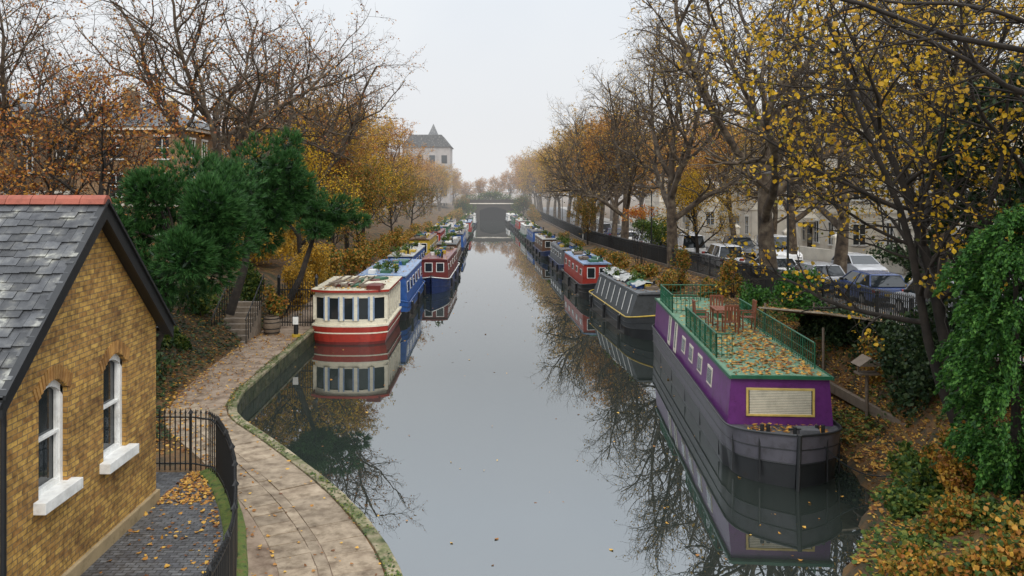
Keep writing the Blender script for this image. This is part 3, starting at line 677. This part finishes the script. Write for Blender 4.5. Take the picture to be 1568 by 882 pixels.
# ---------------------------------------------------------------- villas
def villa(name,x,y,z,w,d,h,wallm,storeys=3,rz=0,porch=True,face=-1):
    E=empty(name,(x,y,z),rz);mb=MB();fm=MB();gm=MB();tr=MB()
    mb.box((0,0,h/2),(w,d,h));mb.obj('walls',[wallm],E)
    n=max(2,int(d/2.8));sh=h/storeys
    for s in(-1,1):
        for st in range(storeys):
            for i in range(n):
                yy=-d/2+d*(i+.5)/n;zz=sh*(st+.52);wh=1.9 if st<2 else 1.4
                gm.box((s*w/2,yy,zz),(.05,1.0,wh));
                for dz,hh in((wh/2+.09,.16),(-wh/2-.06,.12)): fm.box((s*(w/2+.04),yy,zz+dz),(.16,1.3,hh))
                for dy in(-.54,.54,0): fm.box((s*(w/2+.03),yy+dy,zz),(.08,.07,wh))
                fm.box((s*(w/2+.03),yy,zz),(.07,1.02,.06))
    for s in(-1,1):
        for st in range(storeys):
            for i in range(max(2,int(w/3.2))):
                xx=-w/2+w*(i+.5)/max(2,int(w/3.2));zz=sh*(st+.52)
                gm.box((xx,s*d/2,zz),(1.0,.05,1.7));fm.box((xx,s*(d/2+.04),zz+.95),(1.3,.14,.16));fm.box((xx,s*(d/2+.03),zz),(.06,.07,1.7));fm.box((xx,s*(d/2+.04),zz-.92),(1.3,.14,.12));fm.box((xx,s*(d/2+.03),zz),(1.0,.06,.06))
    tr.box((0,0,h+.1),(w+.7,d+.7,.28));tr.box((0,0,sh+.0),(w+.18,d+.18,.22))
    if porch:
        for yy in(-1.1,1.1): tr.cyl((face*(w/2+1.3),yy,0),(face*(w/2+1.3),yy,2.9),.2,.17,10)
        tr.box((face*(w/2+.75),0,3.05),(1.7,2.9,.4));gm.box((face*(w/2+.03),0,1.2),(.06,1.1,2.4))
    tr.obj('cornices_porch',[STUC],E);fm.obj('window_surrounds',[WHITE],E);gm.obj('window_glass',[GLASS],E)
    r=MB();a,b=w/2+.5,d/2+.5;rh=2.4;z0=h+.25;c=max(0,b-a)
    r.add([(-a,-b,z0),(a,-b,z0),(a,b,z0),(-a,b,z0),(0,-c,z0+rh),(0,c,z0+rh)],[[0,1,4],[2,3,5]]);r.add([(-a,-b,z0),(a,-b,z0),(a,b,z0),(-a,b,z0),(0,-c,z0+rh),(0,c,z0+rh)],[[1,2,5,4],[3,0,4,5]])
    r.obj('roof',[SLATE],E)
    r=MB()
    for yy in(-d*.3,d*.3):
        r.box((0,yy,z0+rh*.7),(.7,1.7,2.9),0)
        for q in(-.55,-.18,.18,.55): r.cyl((0,yy+q,z0+rh*.7+1.4),(0,yy+q,z0+rh*.7+2.0),.13,.11,8,1)
    r.obj('chimneys',[VBRICK,CREAM],E)
for y in(22,40,58,76,96,118,142): villa('stucco_villa',float(Fx(y))+23,y,float(Zr(y)),10,13,11.5,STUC)
villa('brick_villa',-31.8,46,2.9,11,11,8.4,VBRICK,2,porch=False,face=1)
villa('brick_villa',-30,72,3,11,14,9,VBRICK,3,porch=False,face=1)
villa('brick_villa',-29,102,3,11,14,9,VBRICK,3,porch=False,face=1)
E=empty('gabled_mansion',(-15.5,195,3.6))
GM=mat('mansion_stone',(.36,.33,.31),.8,1,.1)
mb=MB();mb.box((0,0,6.5),(11,12,13));mb.box((1.5,-3,14),(2.4,3,3));mb.obj('walls',[GM],E)
mb=MB();mb.prism([(-5.9,13),(-3.6,15.8),(3.6,15.8),(5.9,13)],1,-6.4,6.4);mb.add([(.2,-4.6,15.5),(2.8,-4.6,15.5),(2.8,-1.4,15.5),(.2,-1.4,15.5),(1.5,-3,18.6)],[[0,1,4],[1,2,4],[2,3,4],[3,0,4]]);mb.add([(-5.0,-6.5,13),(-2.2,-6.5,13),(-2.2,-3,13),(-5.0,-3,13),(-3.6,-5,16.6)],[[0,1,4],[1,2,4],[2,3,4],[3,0,4]]);mb.obj('roofs',[SLATE],E)
mb=MB()
for i in range(4):
    for j in range(3): mb.box((-4.2+i*2.8,-6.02,2.5+j*3.8),(1.3,.06,1.9))
mb.obj('windows',[GLASS],E)
for y in(34,44,52,61,70,82):
    mb=MB();mb.box((0,0,1.0),(.5,.5,2.0));mb.box((0,0,2.08),(.66,.66,.16));mb.add([(-.3,-.3,2.16),(.3,-.3,2.16),(.3,.3,2.16),(-.3,.3,2.16),(0,0,2.45)],[[0,1,4],[1,2,4],[2,3,4],[3,0,4]])
    mb.obj('gate_pier',[STUC],loc=(float(Fx(y))+13.3,y,float(Zr(y))))
mb=MB()
for y in range(14,150,2): mb.bar((float(Fx(y))+13.3,y,float(Zr(y))+.5),(float(Fx(y+2))+13.3,y+2,float(Zr(y+2))+.5),.25,1.1)
mb.obj('garden_wall',[STUC])
# ---------------------------------------------------------------- canal bridge
E=empty('canal_bridge',(0,178,0));BR=mat('bridge_stone',(.05,.042,.036),.9,1,.3,dirt=.6)
DK=mat('tunnel_shade',(.006,.006,.006),.95,2,.3)  # near-black lining: shade inside the arch put into the colour
mb=MB();D=14
arc=[(-2.9+5.8*i/12,2.2+.75*math.sin(math.pi*i/12)) for i in range(13)]
poly=[(-2.9,-.5)]+arc+[(2.9,-.5)]
V=[(x,0,z) for x,z in poly]+[(x,D,z) for x,z in poly];n=len(poly)
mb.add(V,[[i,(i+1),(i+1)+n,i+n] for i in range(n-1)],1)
mb.add([(-2.9,D,-.5),(2.9,D,-.5),(2.9,D,4),(-2.9,D,4)],[[0,1,2,3]],1)  # added black back closes the arch so the opening stays dark
for i in range(12):
    a,b=arc[i],arc[i+1];mb.add([(a[0],0,a[1]),(b[0],0,b[1]),(b[0],0,3.6),(a[0],0,3.6)],[[0,1,2,3]])
for s in(-1,1):
    mb.add([(s*2.9,0,-.5),(s*6,0,-.5),(s*6,0,3.6),(s*2.9,0,3.6)],[[0,1,2,3]])
    mb.add([(s*6,0,-.5),(s*6,D,-.5),(s*6,D,3.6),(s*6,0,3.6)],[[0,1,2,3]])
mb.add([(-6,0,3.6),(6,0,3.6),(6,D,3.6),(-6,D,3.6)],[[0,1,2,3]])
mb.obj('arch',[BR,DK],E)
mb=MB();mb.box((0,.1,3.7),(12.2,.5,.2),1);mb.box((0,.1,4.2),(12,.3,.8),0)
for x in(-6,-3,0,3,6): mb.box((x,.1,4.3),(.4,.45,1.1),0)
mb.obj('parapet',[BR,STUC],E)
# ---------------------------------------------------------------- canalside bits on left
mb=MB()
for i in range(8): mb.box((-11.55,35.8+.34*i,.35+.1*i),(1.35,.335,.7+.2*i))
mb.obj('stone_steps',[mat('step_stone',(.2,.16,.12),.8,3,.3,dirt=.8)],bevel=.02)
mb=MB()
for xx in(-10.8,-12.3):
    mb.bar((xx,35.6,1.65),(xx,38.5,3.35),.04,.04)
    for i in range(9): mb.box((xx,35.7+.34*i,1.15+.2*i),(.03,.03,1.15))
mb.obj('stair_handrail',[BLACK])
mb=MB()
for k in range(15):
    x=-10.5+k*.125;h=2.0+.35*math.sin(math.pi*k/14)
    mb.box((x,40.2,.6+h/2),(.03,.03,h))
for z in(.8,1.6,2.4): mb.box((-9.62,40.2,z),(1.8,.035,.05))
for x in(-10.55,-8.7): mb.box((x,40.2,1.8),(.12,.12,2.4));mb.cyl((x,40.2,3.0),(x,40.2,3.15),.1,.03,8)
mb.obj('iron_gate',[BLACK])
mb=MB();zz=np.linspace(0,.85,8)
mb.tubes(np.array([[(0,0,z) for z in zz]]),np.array([.32+.08*np.sin(zz/.85*math.pi)]),16,0)
for z in(.12,.3,.58,.76): mb.cyl((0,0,z-.02),(0,0,z+.02),.355+.05*math.sin(z/.85*math.pi),n=16,m=1)
mb.cyl((0,0,.74),(0,0,.78),.3,n=16,m=1)
mb.obj('barrel_planter',[OLDW,BLACK],loc=(-10.3,38,.6))
shrub('potted_plant',(-10.4,38.6,2.0),(.7,.7,.75),900,.14,L_MIX,6,2)
mb=MB();mb.cyl((0,0,0),(0,0,.12),.2,n=12,m=1);mb.cyl((0,0,.12),(0,0,.95),.11,.1,n=10);mb.box((0,-.1,.75),(.24,.06,.34),2)
mb.obj('mooring_bollard',[BLACK,P_YEL,WHITE],loc=(-9.0,37.3,.62))
mb=MB();M=Matrix.Rotation(-.12,3,'X')@Matrix.Rotation(.14,3,'Y')
mb.box((0,0,0),(2.2,6.4,.06),0,M=M);
for sx_,sy_ in((-.95,-2.8),(.95,-2.8),(.95,2.8),(-.95,2.8)): mb.cyl((sx_,sy_,0),(sx_,sy_,-2.4),.04,n=6,m=1)
P=np.stack([R.uniform(-1,1,500),R.uniform(-3,3,500),np.full(500,.05)],1)@np.array(M).T;leaves(mb,P,.12,2,flat=True)
mb.obj('garden_awning',[mat('awning_board',(.36,.29,.2),.8,3,.2,dirt=.7),OLDW,L_FALL],loc=(11.55,29,2.95))
mb=MB();mb.cyl((0,0,0),(0,0,1.3),.05,n=8);mb.box((0,0,1.35),(.6,.4,.05));mb.prism([(-.35,1.6),(0,1.85),(.35,1.6)],1,-.3,.3);
for sx_ in(-.25,.25): mb.box((sx_,0,1.48),(.04,.04,.25))
mb.obj('bird_table',[OLDW],loc=(10.9,23.8,.7))
mb=MB()
for y in np.arange(17,27,1.): mb.bar((11.0+.03*(26-y)-.05,y,1.0),(11.0+.03*(25-y)-.05,y+.98,1.0),.14,.28)
mb.obj('timber_edging',[OLDW])
# ---------------------------------------------------------------- pines
def pine(name,x,y,z,c,rad,n,lumps=16):
    mb=MB();c=np.array(c,float);rad=np.array(rad,float)
    L=unit(lumps)*R.uniform(.35,.85,(lumps,1));lr=R.uniform(.2,.4,lumps)
    base=np.array([x,y,z])
    mb.tubes(np.array([[base,base*.6+c*.4+[.1,0,-.3],c+[0,0,-.1]]]),np.array([[.2,.16,.08]]),8,0)
    for j in range(lumps): mb.tubes(np.array([[c+[0,0,-.4],c+L[j]*rad*.55,c+L[j]*rad]]),np.array([[.07,.045,.02]]),5,0)
    i=R.integers(0,lumps,n);d=unit(n);rr=(R.uniform(.6,1.1,n)*lr[i])[:,None]
    P=c+(L[i]+d*rr)*rad;out=d*.8+(P-c)/rad*.4+np.array([0,0,.45]);out/=np.linalg.norm(out,axis=1,keepdims=True)
    k=18;PP=np.repeat(P,k,0);dd=np.repeat(out,k,0)+unit(n*k)*.5;dd/=np.linalg.norm(dd,axis=1,keepdims=True)
    s=R.uniform(.18,.38,(n*k,1));b=np.cross(dd,unit(n*k));b/=np.linalg.norm(b,axis=1,keepdims=True)
    V=np.stack([PP-b*.016,PP+b*.016,PP+dd*s],1);mb.add(V,np.arange(n*k*3).reshape(-1,3),1)
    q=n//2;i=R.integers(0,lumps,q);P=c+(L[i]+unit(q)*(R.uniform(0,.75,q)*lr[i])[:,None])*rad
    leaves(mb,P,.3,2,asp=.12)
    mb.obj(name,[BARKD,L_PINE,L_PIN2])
pine('pine_tree',-12.0,28.5,1.3,(-11.0,28.5,5.8),(2.9,2.6,2.8),4600,26)
pine('pine_tree',-11.3,35,2,(-10.2,35.5,7.3),(2.7,2.4,3.0),4300,24)
pine('pine_tree',-10.4,40.5,1.3,(-8.9,42,6.0),(2.4,1.9,1.2),1700,15)
# ---------------------------------------------------------------- plane trees
T0=tree_mesh('plane_tree',11,BIG,.42,BARK,L_RUST,1.7,.125)
T1=tree_mesh('plane_tree',19,BIG,.45,BARK,L_OCH,.9,.125)
T2=tree_mesh('plane_tree',13,PLANE,.42,BARK,L_TAN,4.6,.19)
T3=tree_mesh('plane_tree',14,PLANE,.42,BARK,L_OCH,4,.19)
place(T0,[(-14.6,44,2.6,.4,1.05),(-13.5,61,2.5,3.3,.95),(-20.5,36,3,1,.8)],'plane_tree')
place(T1,[(13.9,41,2.1,.3,1.08),(12.8,58,1.7,2.0,1.0),(19.5,46,2,4.,.9),(12.2,76,1.4,5,.95),(17.2,31,2.5,1.2,.8),(22,60,1.8,2,.9),(11.6,95,1.2,3,.9)],'plane_tree')
locs2=[];locs3=[];u=lambda:random.uniform(0,6.28)
for i,y in enumerate(range(70,230,11)):
    k=.78 if y>105 else 1.
    (locs2 if i%2 else locs3).append((-13.4+random.uniform(-1,1)+(y>140)*2,y+random.uniform(-2,2),2.8-(y>105),u(),random.uniform(.70,.84)*k))
    if y>80:(locs3 if i%3==0 else locs2).append((float(Fx(y))+1.6+random.uniform(-.5,.5),y+4,1.1,u(),random.uniform(.76,.92)))
    (locs2 if i%3 else locs3).append((float(Fx(y))+12+random.uniform(-1,1),y,1.2,u(),random.uniform(.72,.9)))
    if y<150:(locs3 if i%3 else locs2).append((-21+random.uniform(-1,1),y,2.5,u(),random.uniform(.7,.8)*k))
for i in range(9):
    locs2.append((-14+i*3.6,random.uniform(205,225),1,u(),.55+random.uniform(-.1,.1)))
place(T2,locs2,'plane_tree');place(T3,locs3,'plane_tree')
SM=dict(PLANE,len=[6,4.2,2.2,1.1,.6],kids=[10,7,6,5],lo=[.2,.15,.1,.1],rmin=.006)
T5=tree_mesh('hornbeam_tree',21,SM,.2,BARKD,L_RUST,2.6,.12)
place(T5,[(-16.2,33,2.7,0,1.05),(-20,31,2.7,2,1.0),(-11.8,66,2.4,3,.95)],'hornbeam_tree')
T6=tree_mesh('maple_tree',22,SM,.2,BARKD,L_YEL,3.2,.14)
place(T6,[(-12.5,53,2.4,1,1.0),(-12,75,2.4,3,.9),(16,64,1.6,1,.8)],'maple_tree')
T7=tree_mesh('lime_tree',23,SM,.18,BARKD,L_MIX,4.5,.15)
place(T7,[(-10.6,64,2,0,.8),(-10.4,84,2,1,.75),(10.2,88,1.2,2,.6),(-10.2,102,2,4,.75),(-11.2,57,2.1,5,.65),(-6.5,176,1,1,.5),(6.5,176,1,3,.5)],'lime_tree')
YT=dict(seg=[9,8,6,4],wob=[.06,.12,.18,.24],trop=[.03,.02,.01,-.02],tap=.72,kids=[13,9,7],lo=[.25,.15,.1],ang=[.95,.75,.8],len=[12,4.8,2.1,.85],rmin=.009)
ex=[dict(p=(0,0,0),d=(-.12,.1,1),L=11,r=.17,l=0),dict(p=(.1,.1,0),d=(.05,-.05,1),L=12,r=.15,l=0),dict(p=(-.1,.1,0),d=(-.28,.05,1),L=10,r=.13,l=0)]
Y1=tree_mesh('yellow_sycamore_tree',31,YT,.12,BARKD,L_YEL,8.5,.10,extra=ex,hexa=True,clump=.11,keep=.32)
place(Y1,[(11.3,19.5,1.6,0,1.0),(14.6,27.5,2.6,2.2,1.05)],'yellow_sycamore_tree')
ex=[dict(p=(0,0,0),d=(.05,.05,1),L=12,r=.18,l=0),dict(p=(-1.2,.0,7.6),d=(-1,-.1,.16),L=8.0,r=.055,l=1),dict(p=(-.3,-.3,7.6),d=(-.9,-.3,.3),L=6,r=.05,l=1),dict(p=(-.3,.2,6.4),d=(-.8,.3,.35),L=6,r=.06,l=1)]
Y2=tree_mesh('overhanging_tree',37,dict(YT,trop=[.03,-.005,.0,-.02]),.15,BARKD,L_OCH,2.5,.09,extra=ex,hexa=True,keep=.5)
place(Y2,[(10.8,14.2,2.2,0,1.0)],'overhanging_tree')
def column(name,c,rad,n,size,m,L=420,spread=.26,asp=.2,jit=(.5,1.05)):
    mb=MB();mb.cyl((c[0],c[1],c[2]-rad[2]-.5),(c[0],c[1],c[2]+rad[2]*.6),.12,.04,8,0,False)
    t=R.uniform(-1,1,L);an=R.uniform(0,6.28,L);w=np.sqrt(np.clip(1-np.abs(t)**2.4,0,1))*R.uniform(jit[0],jit[1],L)*(1+.16*np.sin(t*9+an))
    cen=np.stack([c[0]+np.cos(an)*w*rad[0],c[1]+np.sin(an)*w*rad[1],c[2]+t*rad[2]],1)
    i=R.integers(0,L,n);q=R.random((n,1));outv=np.stack([np.cos(an),np.sin(an),np.zeros(L)],1)[i]
    P=cen[i]+outv*q*spread*1.3+np.array([0,0,-1.])*q**2*spread*1.3+R.normal(0,.3*spread,(n,3))*(1.1-q)
    dd=outv*.6+np.array([0,0,-.8])*q+unit(n)*.5
    leaves(mb,P,size,1,dirn=dd,asp=asp)
    mb.obj(name,[BARKD,m])
column('green_cypress_tree',(10.5,16.4,4.1),(1.05,1.0,2.9),56000,.09,L_BRT,L=340,spread=.32,asp=.26,jit=(.3,1.1))
column('dark_ivy_tree',(12.9,20.5,6.2),(1.5,1.4,4.4),26000,.15,L_DRK,L=200,spread=.45,asp=.34,jit=(.3,1.15))
column('dark_ivy_tree',(12.9,17.3,5.6),(1.4,1.4,4.0),20000,.15,L_DRK,L=180,spread=.45,asp=.34,jit=(.3,1.15))
def shr(lst,name,m,size,dens=330,**k):
    for (x,y,z,rx,ry,rz_) in lst:
        n=int(dens*(rx*ry*rz_)**(2/3)*14*(.12/size)**1.6);shrub(name,(x,y,z),(rx,ry,rz_),n,size,m,**k)
L_ORB=leafm('orange_bush_leaves',[(.1,.04,.015),(.3,.12,.02),(.45,.25,.03),(.12,.12,.02)])
shr([(10.3,18.0,1.6,.8,.8,.7),(8.9,15.9,1.0,.8,.8,.6),(9.6,13.7,1.6,1.1,.9,.8),(7.6,14.2,.8,.7,.7,.5),(8.4,13.0,1.2,.9,.7,.7)],'bramble_bush',L_MIX,.085,260,hexa=True)
shr([(9.5,15.0,1.3,.8,.7,.6),(8.0,15.2,.7,.6,.6,.35),(10.6,14.6,2.4,.9,.9,.8),(8.9,17.3,.8,.6,.6,.4),(9.4,17.4,1.2,.6,.6,.5),(9.9,19.4,.9,.5,.8,.4)],'ivy_bush',L_GRN,.09,230,hexa=True)
shr([(11.3,22.2,2.2,.9,1.2,1.3),(12.2,26,2.4,.9,1.4,1.0),(11.9,30.5,2.2,.8,1.4,.7),(12.3,23.6,3.0,.9,1.0,1.2),(11.6,19.6,2.0,.8,.8,1.0),(12.2,28.2,2.6,.9,1.2,.9)],'ivy_bush',L_DRK,.12,250)
shr([(9.5,16.7,1.5,.55,.5,.6),(10.2,13.2,2.3,.8,.6,.7),(11.7,24.6,2.2,.7,.7,.9)],'spindle_bush',L_ORB,.08,230)
shr([(12.7,33.5,2.9,1.1,1.6,1.1),(12.3,38.5,2.0,.8,1.4,.9)],'laurel_bush',L_BRT,.12,230)
shr([(12.0,43,1.9,1.0,1.8,.8),(11,50,1.6,1.2,2,.9),(10.6,57,1.4,1.1,2,.8),(10.0,66,1.3,1.,3,.8),(9.8,76,1.2,1.,3,.7),(9.4,90,1.1,1,4,.6),(9,105,1.1,1,4,.7),(10.9,35,1.0,.6,1.3,.6)],'bank_bush',L_MIX,.15,180)
shr([(10.8,47,3.0,.7,.7,1.2),(12.0,41,3.0,.8,.8,1.1)],'elder_bush',L_MIX,.12,130)
shr([(10.9,60,5.6,1.8,1.2,.7)],'orange_leaved_tree',L_RED,.14,50,z0=1.2,lumps=14)
shr([(14.8,72,3.8,2.2,2,1.6)],'holly_tree',L_GRN,.17,150,z0=1.4)
shr([(-12.6,25.2,1.9,1.7,1.8,1.5),(-12.8,29.0,2.4,1.5,2.,1.6),(-13.9,33,3.2,1.2,1.6,1.5),(-15,27,3,2,3,2.3),(-11.9,22.9,1.5,1.2,1.,1.0),(-11.9,27.3,1.2,1.0,1.3,.8)],'ivy_bush',L_DRK,.13,220)
shr([(-9.9,22.3,1.6,.7,.9,1.1),(-10.7,23.6,1.3,.7,.8,.8)],'bamboo_bush',leafm('bamboo_leaves',[(.06,.11,.015),(.17,.24,.03),(.36,.36,.05)]),.16,180,asp=.12)
shr([(-12.4,31.5,1.5,.8,1.4,.9),(-13.2,36.5,2.6,.7,1.2,1.2),(-12.2,41.5,2.6,.8,1,1.3)],'laurel_bush',L_GRN,.14,230)
shr([(-10.3,43.0,2.5,1.1,1.2,1.5),(-10.3,46.5,2.9,1.3,1.6,1.7)],'yellow_bush',L_OCH,.12,200)
shr([(-10.2,51,2.4,1.1,2,1.6),(-10.1,57,2.2,1.1,2.4,1.3),(-10.1,64,2.3,1.1,3,1.4),(-10,73,2,1.1,4,1.3),(-9.8,84,2,1.2,5,1.3),(-9.6,97,1.8,1.2,6,1.2),(-9,115,1.8,1.2,7,1.2),(-8,135,1.8,1.2,8,1.3),(-7.2,160,1.8,1.6,10,2.0),(8,160,1.8,1.4,10,2.0)],'hedge_bush',L_MIX,.16,130)
shr([(-6.5,176,3.4,2.6,2,2.2),(6.5,176,3.4,2.6,2,2.2),(0,196,4.5,7,2,2.2)],'hedge_bush',L_GRN,.25,110)
shr([(-16,52,4,3,6,2),(-16,66,4,3,8,2)],'hedge_bush',L_OCH,.2,100)
shr([(27,28,4,2,6,2.5),(26,50,3,1.5,5,1.2)],'garden_hedge',L_DRK,.22,90)
def litter(name,n,fx0,fx1,ya_,yb_,size,zf,m=L_FALL,hexa=True,dens=None):
    y=R.uniform(ya_,yb_,n);x=np.array([R.uniform(fx0(b),fx1(b)) for b in y])
    if dens is not None:
        k=R.random(n)<np.array([dens(a,b) for a,b in zip(x,y)]);x=x[k];y=y[k]
    P=np.stack([x,y,np.array([zf(a,b) for a,b in zip(x,y)])+R.uniform(.005,.03,len(x))],1)
    mb=MB();leaves(mb,P,size,0,flat=True,hexa=hexa);mb.obj(name,[m])
litter('leaf_litter',16000,lambda y:Rx(y)-.05,lambda y:12.6,13,38,.105,gz)
litter('ground_ivy',13000,lambda y:Rx(y)-.1,lambda y:12.8,12,40,.10,lambda x,y:gz(x,y)+R.uniform(0,.16),m=L_GRN,dens=lambda x,y:1. if math.sin(x*1.9+y*.8)+math.sin(y*1.3-x)>.2 or y<17.5 else .08)
litter('leaf_litter',6000,lambda y:Rx(y)+.05,lambda y:Fx(y)-.1,38,80,.15,gz,hexa=False)
litter('leaf_litter',5000,lambda y:Pl(y)-4,lambda y:Pl(y)+.1,21,45,.12,gz,hexa=False)
litter('ground_ivy',9000,lambda y:Pl(y)-4,lambda y:Pl(y)-.2,22,48,.13,lambda x,y:gz(x,y)+R.uniform(0,.15),m=L_DRK,hexa=False)
litter('leaf_litter',2600,lambda y:Pl(y)-.2,lambda y:Lx(y)-.1,12,38,.075,lambda x,y:.64,dens=lambda x,y:.10+.95*math.exp(-(x-Pl(y))/.3)+(.45 if y>23 else 0))
litter('moss_tufts',2600,lambda y:Lx(y)-.32,lambda y:Lx(y)-.02,12,38,.05,lambda x,y:.655,m=L_GRN,dens=lambda x,y:.5+.5*math.sin(y*2.1)*math.sin(y*.7))
litter('leaf_litter',2200,lambda y:-7.3,lambda y:np.interp(y,[10,13,15.4,17.4,19.6],[-4.3,-4.4,-5.1,-5.9,-6.9]),10,19.6,.09,lambda x,y:.635,dens=lambda x,y:.95 if (y>17.6) else .09+.9*math.exp(-abs(x-np.interp(y,[10,13,15.4,17.4,19.6],[-4.3,-4.4,-5.1,-5.9,-6.9]))/.2))
litter('floating_leaves',1300,lambda y:Lx(y)+.1,lambda y:Rx(y)-.1,11,60,.08,lambda x,y:-.002,dens=lambda x,y:.14+.85*(math.exp(-(x-Lx(y))/.6)+math.exp(-(Rx(y)-x)/1.8)))
litter('leaf_litter',3000,lambda y:Fx(y)+.3,lambda y:Fx(y)+4,15,90,.13,lambda x,y:Zr(y)+.13,hexa=False)
# ---------------------------------------------------------------- emissive mist
mb=MB();mb.box((0,345,16),(640,510,36))
m=bpy.data.materials.new('emissive_mist');m.use_nodes=True;nt=m.node_tree;nt.nodes.clear()
out=nt.nodes.new('ShaderNodeOutputMaterial');ab=nt.nodes.new('ShaderNodeVolumeAbsorption');em=nt.nodes.new('ShaderNodeEmission');ad=nt.nodes.new('ShaderNodeAddShader')
dn=.0015;ab.inputs['Color'].default_value=(0,0,0,1);ab.inputs['Density'].default_value=dn
em.inputs['Color'].default_value=(.84,.85,.86,1);em.inputs['Strength'].default_value=dn  # volume glows by itself, emission standing in for daylight scattered by haze
nt.links.new(ab.outputs[0],ad.inputs[0]);nt.links.new(em.outputs[0],ad.inputs[1]);nt.links.new(ad.outputs[0],out.inputs['Volume'])
mb.obj('emissive_mist',[m])
# ---------------------------------------------------------------- world, sun, camera
w=bpy.data.worlds.new('World');S.world=w;w.use_nodes=True;nt=w.node_tree
bg=nt.nodes['Background'];bg.inputs[1].default_value=.1
sk=nt.nodes.new('ShaderNodeTexSky');sk.sky_type='NISHITA';sk.sun_disc=False;sk.sun_elevation=math.radians(40);sk.sun_rotation=math.radians(200);sk.dust_density=6;sk.air_density=1
hs=nt.nodes.new('ShaderNodeHueSaturation');hs.inputs['Saturation'].default_value=.4;nt.links.new(sk.outputs[0],hs.inputs['Color'])
tc=nt.nodes.new('ShaderNodeTexCoord');sp=nt.nodes.new('ShaderNodeSeparateXYZ');nt.links.new(tc.outputs['Generated'],sp.inputs[0])
# overcast luminance distribution: brighter towards the zenith
grad=ramp(nt,[(9.3,9.3,9.3),(9.2,9.6,10.0),(13.2,14.4,15.8),(17,18,19.4),(22,23,24)],sp.outputs[2],[0,.22,.38,.6,1])
cl=mixc(nt,grad,ramp(nt,[(.93,.94,.96),(1.04,1.03,1.02)],noise(nt,2.2,4,.5,tc.outputs['Generated']),[.35,.65]),1.,'MULTIPLY')
nt.links.new(mixc(nt,hs.outputs[0],cl,.92),bg.inputs[0])
sun=bpy.data.lights.new('sun','SUN');sun.energy=1.4;sun.angle=math.radians(12);sun.color=(1,.93,.83)
so=link(bpy.data.objects.new('sun',sun));so.rotation_euler=(math.radians(50),0,math.radians(20))
cam=bpy.data.cameras.new('camera');co=link(bpy.data.objects.new('camera',cam));co.location=(0,0,7.5);co.rotation_euler=(math.radians(90),0,0)
cam.sensor_width=36;cam.lens=1250/1568*36;cam.shift_x=29/1568;cam.shift_y=-156/1568;cam.clip_end=2000;cam.clip_start=.1
S.camera=co
S.view_settings.view_transform='Standard';S.view_settings.look='None';S.view_settings.exposure=0
